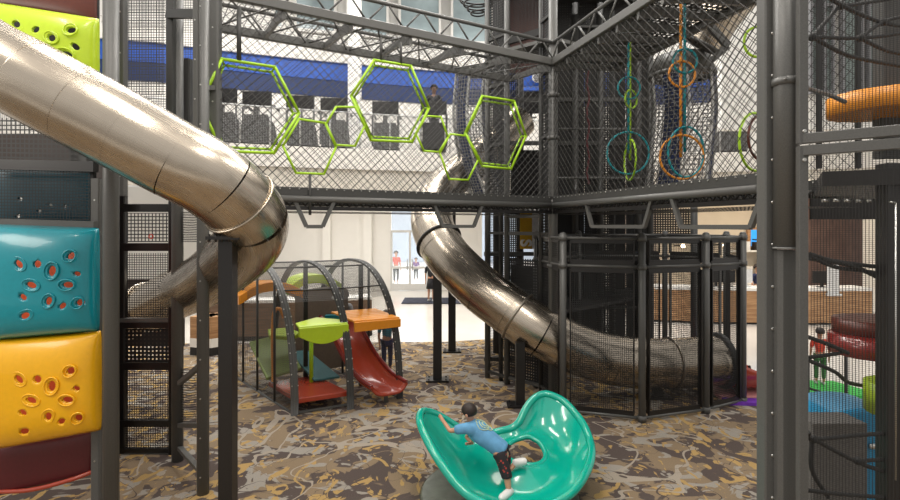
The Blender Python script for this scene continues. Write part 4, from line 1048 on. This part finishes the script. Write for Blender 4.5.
# black climbing ropes
def rope(pts, label, r=.013, nodes=()):
    e = empty('climbing_rope', W(*pts[0][:3]), label, 'rope', 'black climbing ropes in the right frame')
    mb = MB(); mb.tube(spline([W(*p) for p in pts], 6), r, 8); mb.build('rope', ROPE, e)
    for p in nodes: mb = MB(); mb.ell(W(*p), (r*2, r*2, r*2), 10, 8); mb.build('knot', ROPE, e)
lab = 'black climbing rope %s'
rope([(812, 37, 3.3), (838, 7, 3.4), (848, -10, 3.5)], lab % 'rising steeply to the top of the right frame', nodes=[(841, 6, 3.4)])
rope([(812, 37, 3.3), (860, 38, 3.5), (905, 33, 3.7)], lab % 'running level across the upper right frame', nodes=[(812, 37, 3.3)])
rope([(825, -5, 3.3), (845, 7, 3.4), (880, 22, 3.6), (908, 27, 3.8)], lab % 'slanting down from the top through the upper knot', nodes=[(883, 22, 3.6)])
rope([(841, 6, 3.4), (870, 2, 3.6), (905, -4, 3.8)], lab % 'at the very top going up to the right')
rope([(860, 38, 3.5), (883, 22, 3.6), (905, 16, 3.7)], lab % 'linking the level rope to the knot on the right', nodes=[(860, 38, 3.5)])
rope([(812, 37, 3.3), (850, 56, 3.5), (905, 67, 3.7)], lab % 'sagging above the orange platform')
rope([(860, 38, 3.5), (885, 50, 3.6), (908, 55, 3.7)], lab % 'short and slanting above the sagging one')
rope([(810, 254, 3.1), (840, 262, 3.3), (905, 270, 3.6)], lab % 'topmost of the bundle at mid height')
rope([(810, 256, 3.1), (835, 267, 3.3), (870, 272, 3.5), (908, 281, 3.7)], lab % 'second of the mid height bundle')
rope([(810, 258, 3.15), (850, 265, 3.35), (885, 280, 3.6), (908, 284, 3.7)], lab % 'lowest of the mid height bundle', .016)
rope([(808, 337, 3.2), (830, 345, 3.3), (848, 353, 3.4)], lab % 'running to the brick red platform')
rope([(808, 357, 3.2), (845, 352, 3.4)], lab % 'level below the brick red platform', .009)
rope([(808, 360, 3.2), (835, 372, 3.4), (850, 383, 3.6), (880, 388, 3.8)], lab % 'falling towards the olive platform')
rope([(808, 432, 3.1), (813, 439, 3.15), (860, 435, 3.3), (908, 432, 3.5)], lab % 'level across the blue pod', nodes=[(813, 439, 3.15)])
rope([(813, 439, 3.15), (855, 461, 3.3), (885, 472, 3.4), (908, 478, 3.5)], lab % 'slanting down across the grey box', nodes=[(858, 461, 3.3)])
rope([(858, 461, 3.3), (908, 458, 3.5)], lab % 'short level one beside the blue pod')
rope([(812, 439, 3.15), (812, 470, 3.15), (828, 497, 3.2)], lab % 'hanging down in front of the grey box')
rope([(806, 490, 3.1), (840, 494, 3.2), (908, 499, 3.5)], lab % 'lowest, along the bottom of the frame')
# blue pod with grey box in front
r = empty('play_pod', (X(850, 4.5), 4.5, 0), 'domed blue plastic play pod with grey netted front', 'play pod')
mb = MB(); c = (X(845, 4.6), 4.6)
prof = [(-.36, 0), (-.36, Z(420, 4.5))]+[(.36*math.cos(t), Z(420, 4.5)+(Z(403, 4.5)-Z(420, 4.5))*math.sin(t)) for t in [PI-PI*k/16 for k in range(1, 16)]]+[(.34, Z(420, 4.5)), (.34, 0)]
mb.prism([(c[0]+x, c[1]-.25, z) for x, z in prof], (0, .5, 0)); o = mb.build('pod_body', mat('sky_blue_plastic', (.01, .22, .42), .35), r)
bv = o.modifiers.new('b', 'BEVEL'); bv.width = .03; bv.segments = 3
mb = MB(); mb.box((X(833, 4.1), 4.15, Z(420, 4.1)/2), (.42, .25, Z(420, 4.1))); mb.build('front_box', mat('grey_mesh_shading', (.10, .095, .09), .9, var=.2, scale=60), r)  # solid grey box standing in for the shading of perforated mesh
mb = MB(); mb.ell((X(876, 4.3), 4.33, Z(448, 4.3)), (.035, .015, .025), 12, 8); mb.build('peephole', BOLT, r)
person((X(820, 9.3), 9.3, .052), 1.0, 2.7, 'child in red and grey top with green trousers on the green mat', top=CLOTHR, legs=CLOTHGN, pose={'tol': (-.05, -.09, .02)})
mb = MB(); mb.bar(W(808, 358, 6.6), W(846, 353, 6.6), .02, 8); mb.bar(W(846, 353, 6.6), (X(846, 6.6), 6.6, 0), .02, 8); mb.bar(W(808, 358, 6.6), (X(808, 6.6), 6.6, 0), .02, 8); mb.bar(W(808, 388, 6.6), W(846, 400, 6.6), .015, 8)
tag(recenter(mb.build('low_barrier', BLACK)), 'thin black tubular barrier beside the child in red', 'barrier')

# ================================================================== PLAYHOUSE
H0 = Vector((-2.38, 7.94, 0)); H1 = Vector((-1.58, 8.2, 0)); H2 = Vector((-.855, 8.72, 0)); dv = Vector((-.654, .756, 0)).normalized(); av = (H2-H0).normalized()
PH = empty('toddler_playhouse', (H0+H2)/2+dv*1.5, 'arched netted toddler playhouse with three curved grey ribs', 'playhouse')
HS, HW, HH, HE = 1.5, 1.52, 2.24, 2.4
def arch(base, s, lift=0.):
    u = abs((s-HS)/HW); z = HH*max(0, 1-min(1, u)**HE)**(1/HE)
    return base+dv*s+Vector((0, 0, z+lift))
def arch_pts(base, n=44, rad=0.):
    out = []
    for k in range(n+1):
        t = PI*k/n; c_, s_ = math.cos(t), math.sin(t)
        sx = (1 if c_ > 0 else -1)*abs(c_)**(2/HE); sz = abs(s_)**(2/HE)
        out.append(base+dv*(HS-HW*sx)+Vector((0, 0, HH*sz)))
    return out
for base in (H0, H1, H2):
    A_ = arch_pts(base); mb = MB()
    for off in (-.035, .035): mb.tube([p+av*off for p in A_], .026, 8)
    mb.tube(A_, .03, 8)
    o = mb.build('rib', GREYD if base is not H0 else GREY, PH)
    mb = MB()
    for p in A_[2:22]:
        for off in (-.045, .045): mb.ell(p+av*off-dv*.022+Vector((0, 0, .008)), (.012, .012, .012), 6, 4)
    mb.build('bolts', BOLT, o)
AA, BB, CC = arch_pts(H0, 24), arch_pts(H1, 24), arch_pts(H2, 24)
for P_, Q_ in ((AA, BB), (BB, CC)):
    mb = MB()
    for k in range(6, 24): mb.quad([P_[k], Q_[k], Q_[k+1], P_[k+1]])
    mb.build('roof_netting', SCR_TOP, PH)
    for k in (7, 10, 12, 15):
        mb = MB(); mb.bar(P_[k], Q_[k], .014, 6); mb.build('purlin', GREYD, PH)
# end netting + uprights + ground rails
for base, e in ((H0, 0), (H2, 1)):
    P_ = arch_pts(base, 30); mb = MB()
    for k in range(30):
        a, b2 = P_[k], P_[k+1]; mb.quad([up(a, 0), up(b2, 0), b2, a]) if (b2-a).dot(dv) > .001 else None
    mb.build('end_netting', SCR_HOUSE, PH)
    mb = MB(); mb.bar(base, base+dv*3.0, .022, 8); mb.build('ground_rail', GREY, PH)
    for s in ((.75, 1.5, 2.2) if e == 0 else (.95, 1.9)):
        p = base+dv*s; mb = MB(); mb.bar(p, arch(base, s), .022, 8); mb.build('upright', GREYD, PH)
for s, base in ((1.0, H2), (1.3, H1)):
    p = base+dv*s-av*.12; mb = MB(); mb.beam(p, arch(base, s)-av*.12, .07, .07, up=av); mb.build('upright', BLACK, PH)
def hp(al, s, z): return H0+(H2-H0)*al+dv*s+Vector((0, 0, z))
mb = MB(); mb.beam(hp(0, 0, .03), hp(.5, 0, .03), .03, .03); mb.build('ground_rail', GREY, PH)
def slab(name, pts, vec, m, lab=None, bev=.012, root=PH):
    mb = MB(); mb.prism(pts, vec); o = mb.build(name, m, root); b_ = o.modifiers.new('b', 'BEVEL'); b_.width = bev; b_.segments = 2
    if lab: o['label'] = lab
    return o
# floor, shelf, bench, humps, ramps
slab('floor_panel', [hp(.03, .0, .16), hp(.5, .0, .16), hp(.5, 1.15, .16), hp(.03, 1.15, .16)], (0, 0, .08), REDL, 'brick red floor panel')
# lime shelf: apron with curved lower edge
P_ = [hp(.04, -.03, 1.32), hp(.49, -.03, 1.32)]+[hp(.49-.45*t, -.03, 1.18-.14*math.sin(PI*t)) for t in [k/12 for k in range(13)]]
slab('shelf_apron', P_, dv*.05, LIME, 'lime curved shelf front')
slab('shelf_top', [hp(.04, 0, 1.30), hp(.49, 0, 1.30), hp(.47, .22, 1.33), hp(.3, .4, 1.36), hp(.06, .2, 1.33)], (0, 0, .04), LIME, 'lime shelf')
slab('bench_front', [hp(.54, -.06, 1.34), hp(1.0, -.06, 1.34), hp(1.0, -.06, 1.20), hp(.54, -.06, 1.18)], dv*.05, ORNG, 'orange bench front')
for k in range(7):
    s = -.02+.11*k; slab('bench_slat', [hp(.54, s, 1.33+.008*k), hp(1.0, s, 1.33+.008*k), hp(1.0, s+.09, 1.34+.008*k), hp(.54, s+.09, 1.34+.008*k)], (0, 0, .03), ORNG, None, .006)
def hump(a0, a1, s, z0, h, m, lab, t=.5):
    n = 16; P_ = [hp(a0+(a1-a0)*k/n, s, z0+h*(math.sin(PI*k/n)**1.3)+.02*math.sin(3*PI*k/n)) for k in range(n+1)]
    Q_ = [p-Vector((0, 0, .17)) for p in P_[::-1]]
    slab('wavy_roof', P_+Q_, dv*t, m, lab)
hump(-.08, .62, 2.0, 1.62, .24, ORNG, 'orange wavy roof panel'); hump(.5, 1.12, 2.3, 1.70, .24, LIME, 'lime wavy roof panel')
slab('back_wall', [hp(.5, 2.0, .1), hp(1.1, 2.0, .1), hp(1.1, 2.0, 1.62), hp(.95, 2.0, 1.70), hp(.7, 2.0, 1.68), hp(.5, 2.0, 1.55)], dv*.04, mat('taupe_panel', (.20, .155, .12), .6), 'taupe back wall')
mb = MB(); mb.ell(hp(.93, 1.98, 1.48), (.09, .01, .035), 16, 8); mb.build('logo_plate', CLOTHW, PH)
slab('leaf_step', [hp(.05, 1.2, .95), hp(.22, 1.0, .93), hp(.35, 1.15, .95), hp(.30, 1.5, 1.0), hp(.10, 1.5, 1.0)], (0, 0, .07), mat('moss_green_plastic', (.30, .42, .03), .4), 'moss green leaf step')
slab('ramp', [hp(-.02, 1.0, .30), hp(.30, .95, .42), hp(.36, 1.9, .85), hp(.0, 1.9, .75)], (0, 0, .05), mat('dull_green_plastic', (.17, .23, .06), .5), 'dull green climbing ramp')
slab('ramp', [hp(.36, .7, .26), hp(.62, .7, .26), hp(.55, 1.7, .55), hp(.36, 1.7, .55)], (0, 0, .04), mat('grey_teal_plastic', (.03, .12, .13), .5), 'grey teal step')
mb = MB(); mb.bar(hp(.36, .8, .2), hp(.36, .8, 1.0), .035, 12); o = mb.build('stem', LIMEP, PH)
mb = MB(); mb.tube(spline([hp(.02, .9, .3), hp(.02, .9, 1.35), hp(.08, .9, 1.5), hp(.12, .9, 1.35)], 6), .03, 8); mb.build('handle', ORNP, PH)
# slide
SL = empty('toddler_slide', hp(.78, -.1, 0), 'small brick red slide coming out of the toddler playhouse', 'slide')
path = spline([hp(.70, 1.15, 1.02), hp(.72, .85, .85), hp(.75, .5, .50), hp(.79, .15, .26), hp(.83, -.2, .17)], 5)
sd = (H2-H0).normalized()
nP = len(path)-1
def chute(u, v):
    i = u*nP; k = min(int(i), nP-1); p = path[k].lerp(path[k+1], i-k); w = .27+.03*u
    x = (2*v-1); zz = .26*(1-.45*u)*abs(x)**4
    return p+sd*(w*x)+Vector((0, 0, zz))
mb = MB(); mb.grid(chute, 24, 20); o = mb.build('chute', REDL, SL); s = o.modifiers.new('t', 'SOLIDIFY'); s.thickness = .03
for v in (0, 1):
    mb = MB(); mb.tube([chute(k/24, v) for k in range(25)], .034, 10); mb.build('side_rail', RED, SL)
mb = MB(); mb.tube([chute(1, k/16)-Vector((0, 0, .01)) for k in range(17)], .03, 8); mb.build('front_lip', REDL, SL)
mb = MB(); mb.bar(hp(.83, -.1, 0), hp(.83, -.1, .16), .035, 12); mb.build('foot', GREY, SL)
P_ = [chute(0, 0)+Vector((0, 0, .12)), chute(0, .5)+Vector((0, 0, .45)), chute(0, 1)+Vector((0, 0, .12))]
mb = MB(); mb.box(hp(.70, 1.2, 1.15), (.3, .1, .25)); mb.build('entry_block', TEAL, SL)
person(up(G(387, 10.2), 0), 1.22, .5, 'child in teal top with dark trousers standing behind the playhouse netting', top=CLOTHT, legs=CLOTHN)
person(up(G(344, 11.4), 0), 1.45, -.3, 'person with dark hair sitting beyond the lime wavy roof', top=CLOTHG, legs=CLOTHN)

# ================================================================== TWISTED SPINNER
SC = Vector((.82, 5.8, 0))
SP = empty('spinner_seat', SC, 'jade green twisted bowl spinner the boy is climbing on', 'spinner')
ctl = [  # angle, inner radius, inner height, outer radius, outer height
    (0, .24, .36, .74, .50), (30, .23, .42, .77, .66), (48, .22, .44, .76, .78), (66, .21, .46, .66, .80), (90, .20, .44, .36, .57), (120, .19, .42, .38, .48), (150, .19, .40, .66, .44), (172, .19, .36, 1.06, .76),
    (186, .19, .34, 1.16, .80), (205, .19, .33, 1.12, .62), (230, .20, .33, 1.02, .30), (260, .21, .33, .88, .18), (290, .23, .32, .80, .24), (325, .24, .33, .74, .38)]
def ring_at(u):
    a = (u*360) % 360; n = len(ctl)
    for i in range(n):
        a0 = ctl[i][0]; a1 = ctl[(i+1) % n][0]+(360 if i == n-1 else 0)
        if a0 <= a < a1: break
    t = (a-a0)/(a1-a0); P = [ctl[(i+q) % n] for q in (-1, 0, 1, 2)]
    return [.5*((2*P[1][k])+(P[2][k]-P[0][k])*t+(2*P[0][k]-5*P[1][k]+4*P[2][k]-P[3][k])*t*t+(3*P[1][k]-P[0][k]-3*P[2][k]+P[3][k])*t**3) for k in range(1, 5)]
def bowl(u, v):
    ri, zi, ro, zo = ring_at(u); th = 2*PI*u
    r_ = ri+(ro-ri)*v**.85
    z = zi+(zo-zi)*v**1.5 - .16*math.sin(PI*v)*(ro-ri)
    return SC+Vector((r_*math.cos(th), r_*math.sin(th)*1.0, z))
mb = MB(); mb.grid(bowl, 96, 18, cu=True); o = mb.build('bowl', SEAT, SP); s = o.modifiers.new('t', 'SOLIDIFY'); s.thickness = .035; s.offset = 0
mb = MB(); mb.tube([bowl(k/96, 1) for k in range(96)], .045, 10, closed=True); mb.build('outer_rim', SEAT, SP)
mb = MB(); mb.tube([bowl(k/96, 0) for k in range(96)], .03, 10, closed=True); mb.build('inner_rim', SEAT, SP)
mb = MB(); c = Vector((.53, 5.62, 0)); mb.bar(c, c+Vector((0, 0, .03)), .86, 56, .83); o = mb.build('turntable_base', mat('frosted_grey_green', (.13, .15, .12), .25, var=.15, scale=10), SP)
mb = MB(); mb.bar(c+Vector((.05, -.05, .02)), c+Vector((.05, -.05, .2)), .16, 24, .2); mb.build('pedestal', GREYD, SP)

# ================================================================== BOY
boy = empty('person', W(507, 490, 5.3), 'boy in blue printed tee and dark patterned shorts leaning across the jade spinner', 'person')
B = {}
B['pel'] = W(501, 449, 5.42); B['sp'] = W(492, 442, 5.44); B['ch'] = W(478, 431, 5.5); B['ne'] = W(471, 422, 5.54); B['jaw'] = W(469.5, 416, 5.54); B['hd'] = W(469, 411.5, 5.54); B['tp'] = W(469, 408.5, 5.54)
B['shl'] = W(466, 428, 5.40); B['ell'] = W(450, 431, 5.44); B['wrl'] = W(444, 422, 5.58); B['pal'] = W(441, 418, 5.66)
B['shr'] = W(480, 423, 5.68); B['elr'] = W(466, 437, 5.76); B['wrr'] = W(472, 443, 5.70); B['par'] = W(469, 444, 5.68)
B['hil'] = W(501, 457, 5.34); B['knl'] = W(507, 477, 5.28); B['anl'] = W(509, 492, 5.25); B['tol'] = W(503, 497, 5.17)
B['hir'] = W(505, 453, 5.50); B['knr'] = W(507, 472, 5.46); B['anr'] = W(516, 463, 5.50); B['tor'] = W(523.5, 461.5, 5.50)
def V3(a, b2, t): return a.lerp(b2, t)
for q in range(5):
    B['f%dl' % q] = B['pal']+Vector((-.03+.008*q, .03, .035-.012*abs(q-2))); B['f%dr' % q] = B['par']+Vector((-.04, -.01+.012*q, .01-.006*q))
sp = [('pel', (.075, .065), None), ('sp', (.07, .058), 'pel'), ('ch', (.082, .06), 'sp'), ('ne', .034, 'ch'), ('jaw', .054, 'ne'), ('hd', .073, 'jaw'), ('tp', .05, 'hd')]
for s_ in 'lr':
    sp += [('sh'+s_, .034, 'ch'), ('el'+s_, .025, 'sh'+s_), ('wr'+s_, .019, 'el'+s_), ('pa'+s_, .022, 'wr'+s_)]+[('f%d%s' % (q, s_), .0075, 'pa'+s_) for q in range(5)]
    sp += [('hi'+s_, .055, 'pel'), ('kn'+s_, .042, 'hi'+s_), ('an'+s_, .026, 'kn'+s_), ('to'+s_, .024, 'an'+s_)]
vs, es = chain(B, sp); skin('body', vs, es, SKIN1, boy, 2)
for s_ in 'lr': B['sl'+s_] = V3(B['sh'+s_], B['el'+s_], .75); B['cu'+s_] = V3(B['kn'+s_], B['an'+s_], .12)
B['low'] = B['pel']+(B['pel']-B['sp']).normalized()*.05
sp = [('low', (.108, .10), None), ('pel', (.112, .10), 'low'), ('sp', (.118, .098), 'pel'), ('ch', (.128, .10), 'sp'), ('ne', (.055, .05), 'ch')]
for s_ in 'lr': sp += [('sh'+s_, .06, 'ch'), ('sl'+s_, .052, 'sh'+s_)]
vs, es = chain(B, sp); o = skin('tee_shirt', vs, es, SHIRTB, boy, 2)
bd = (B['ne']-B['pel']).normalized(); side = (B['shl']-B['shr']).normalized(); bn_ = bd.cross(side).normalized()
if bn_.z < 0: bn_ = -bn_
# printed swirl on the back of the tee
me = o.data; bm_ = bmesh.new(); bm_.from_mesh(me); from mathutils.bvhtree import BVHTree
tr = BVHTree.FromBMesh(bm_); bm_.free()
cc = B['ch'].lerp(B['sp'], .15)-wloc(boy); side2 = bd.cross(bn_)
def back_pt(a, b2):
    q = cc+side2*a+bd*b2+bn_*.4; h = tr.ray_cast(q, -bn_)
    return (h[0]+bn_*.004+wloc(boy)) if h[0] else None
mb = MB()
for (ca_, cb_, R, a0, a1, w) in ((0, .02, .055, 0, 5.4, .006), (.01, .015, .032, 1, 6.4, .006), (-.015, .03, .075, 2.4, 5.2, .005), (.02, -.03, .05, 3.2, 6.2, .006), (0, .05, .06, .3, 2.7, .005)):
    pts = [back_pt(ca_+R*math.cos(t)*1.1, cb_+R*math.sin(t)) for t in [a0+(a1-a0)*k/16 for k in range(17)]]
    pts = [p for p in pts if p is not None]
    if len(pts) > 3: mb.tube(pts, w, 5)
mb.build('back_print', mat('pale_lime_print', (.45, .55, .36), .85), boy)
B['mid'] = V3(B['pel'], B['sp'], .55)
m, nt, b = nodes_of('patterned_shorts'); N, L = nt.nodes, nt.links
tc = N.new('ShaderNodeTexCoord'); vo = N.new('ShaderNodeTexVoronoi'); vo.inputs['Scale'].default_value = 26; L.new(tc.outputs['Object'], vo.inputs[0])
cr = N.new('ShaderNodeValToRGB'); cr.color_ramp.elements[0].position = .22; cr.color_ramp.elements[0].color = (.34, .04, .03, 1); cr.color_ramp.elements[1].position = .30; cr.color_ramp.elements[1].color = (.016, .014, .016, 1)
L.new(vo.outputs['Distance'], cr.inputs[0]); L.new(cr.outputs[0], b.inputs['Base Color']); b.inputs['Roughness'].default_value = .9
sp = [('mid', (.095, .085), None)]
for s_ in 'lr': sp += [('hi'+s_, .068, 'mid'), ('kn'+s_, .06, 'hi'+s_), ('cu'+s_, .056, 'kn'+s_)]
vs, es = chain(B, sp); skin('shorts', vs, es, m, boy, 2)
hd = B['hd']; fwd = Vector((-.75, .35, -.25)).normalized(); updir = (B['tp']-B['ne']).normalized(); rt = updir.cross(fwd).normalized(); fwd = rt.cross(updir)
M_ = Matrix((rt, fwd, updir)).transposed()
def hf(u, v):
    th, ph = 2*PI*u, v*PI*.68; ph *= 1-.38*max(0, math.sin(th))
    return hd-fwd*.004+updir*.012+M_ @ Vector((.08*math.sin(ph)*math.cos(th), .086*math.sin(ph)*math.sin(th), .083*math.cos(ph)))
mb = MB(); mb.grid(hf, 28, 12, cu=True); o = mb.build('hair', HAIR, boy); s = o.modifiers.new('t', 'SOLIDIFY'); s.thickness = .012
mb = MB()
for sx in (-1, 1): mb.ell(hd+rt*.076*sx-updir*.018, (.010, .015, .022), 10, 8, M_)
mb.ell(hd+fwd*.080-updir*.025, (.012, .02, .016), 10, 8, M_); mb.build('ears_and_nose', SKIN1, boy)
mb = MB()
for sx in (-1, 1): mb.ell(hd+rt*.028*sx+fwd*.070+updir*.0, (.010, .006, .007), 8, 6, M_)
mb.build('eyes', HAIR, boy)
for s_ in 'lr':
    a, b2 = B['an'+s_], B['to'+s_]; t = b2-a; mb = MB(); back = a-t*.35
    mb.tube([back-t*.1, back, a, b2, b2+t*.3, b2+t*.45], [.015, .035, .042, .04, .034, .012], 12); mb.build('shoe', SHOE, boy)

# ================================================================== CAMERA, LIGHT
cam = bpy.data.cameras.new('camera'); co = bpy.data.objects.new('camera', cam); COL.objects.link(co)
co.location = (0, 0, HC); co.rotation_euler = (PI/2, 0, 0); cam.sensor_fit = 'HORIZONTAL'; cam.sensor_width = 36; cam.lens = F*36/900; cam.shift_y = -(250-HZ)/900; cam.clip_start = .05; cam.clip_end = 200
S.camera = co
w = bpy.data.worlds.new('world'); S.world = w; w.use_nodes = True
nt = w.node_tree; bg = nt.nodes['Background']; N, L = nt.nodes, nt.links
tc = N.new('ShaderNodeTexCoord'); sx = N.new('ShaderNodeSeparateXYZ'); L.new(tc.outputs['Generated'], sx.inputs[0])
cr = N.new('ShaderNodeValToRGB'); cr.color_ramp.elements[0].position = .35; cr.color_ramp.elements[0].color = (.30, .25, .20, 1); cr.color_ramp.elements[1].position = .62; cr.color_ramp.elements[1].color = (1, .97, .93, 1)
mr = N.new('ShaderNodeMapRange'); mr.inputs['From Min'].default_value = -1; L.new(sx.outputs['Z'], mr.inputs[0]); L.new(mr.outputs[0], cr.inputs[0]); L.new(cr.outputs[0], bg.inputs[0])
bg.inputs[1].default_value = .72
def area(name, loc, size, power, col=(1, .93, .84), rot=(0, 0, 0)):
    l = bpy.data.lights.new(name, 'AREA'); l.shape = 'RECTANGLE'; l.size, l.size_y = size; l.energy = power; l.color = col
    o = bpy.data.objects.new(name, l); COL.objects.link(o); o.location = loc; o.rotation_euler = rot; return o
for lx, ly in ((-5.5, 1.5), (-1.8, 1.5), (2.2, 1.5), (-3.8, 6.5), (0.2, 6.0), (4.5, 5.5)): area('overhead_fill', (lx, ly, 9.0), (.5, 3.2), 135)  # unseen area strips added overhead for soft fill and streaks on the steel
area('left_fill', (-6.4, 2.6, 4.6), (1.2, 2.4), 70, rot=(0, -1.15, 0))  # area light added at the left for highlights on the bubble panels
area('overhead_fill', (0, 12.5, 13.5), (16, 2), 1500, (1, .97, .92))  # unseen overhead area light added to brighten the hall beyond
area('overhead_fill', (X(345, 20), 19, 4.35), (6, 2.5), 190, (1, .97, .92)); area('overhead_fill', (X(760, 17), 17, 4.3), (6, 2), 130, (1, .86, .68))  # unseen area fills added below the gallery and over reception
area('overhead_fill', (-3, 13.5, 4.3), (5, 1.5), 60, (1, .96, .9))  # another added area fill, under the gallery edge
for px in (150, 270, 390, 530, 700, 860): p = at_mz(px, 1.5, 11.5); area('gallery_fill', p, (2.6, .6), 90, (1, .97, .93))  # unseen area lights added to brighten the gallery
area('daylight_outside', (X(405, 30), 30, 6), (14, 8), 2200, (.95, .98, 1))
S.view_settings.view_transform = 'Standard'; S.view_settings.look = 'None'; S.view_settings.gamma = 1; S.view_settings.exposure = 0.25; S.view_settings.use_curve_mapping = False
try:
    S.cycles.transparent_max_bounces = 32; S.cycles.max_bounces = 8; S.cycles.sample_clamp_indirect = 8
except Exception: pass
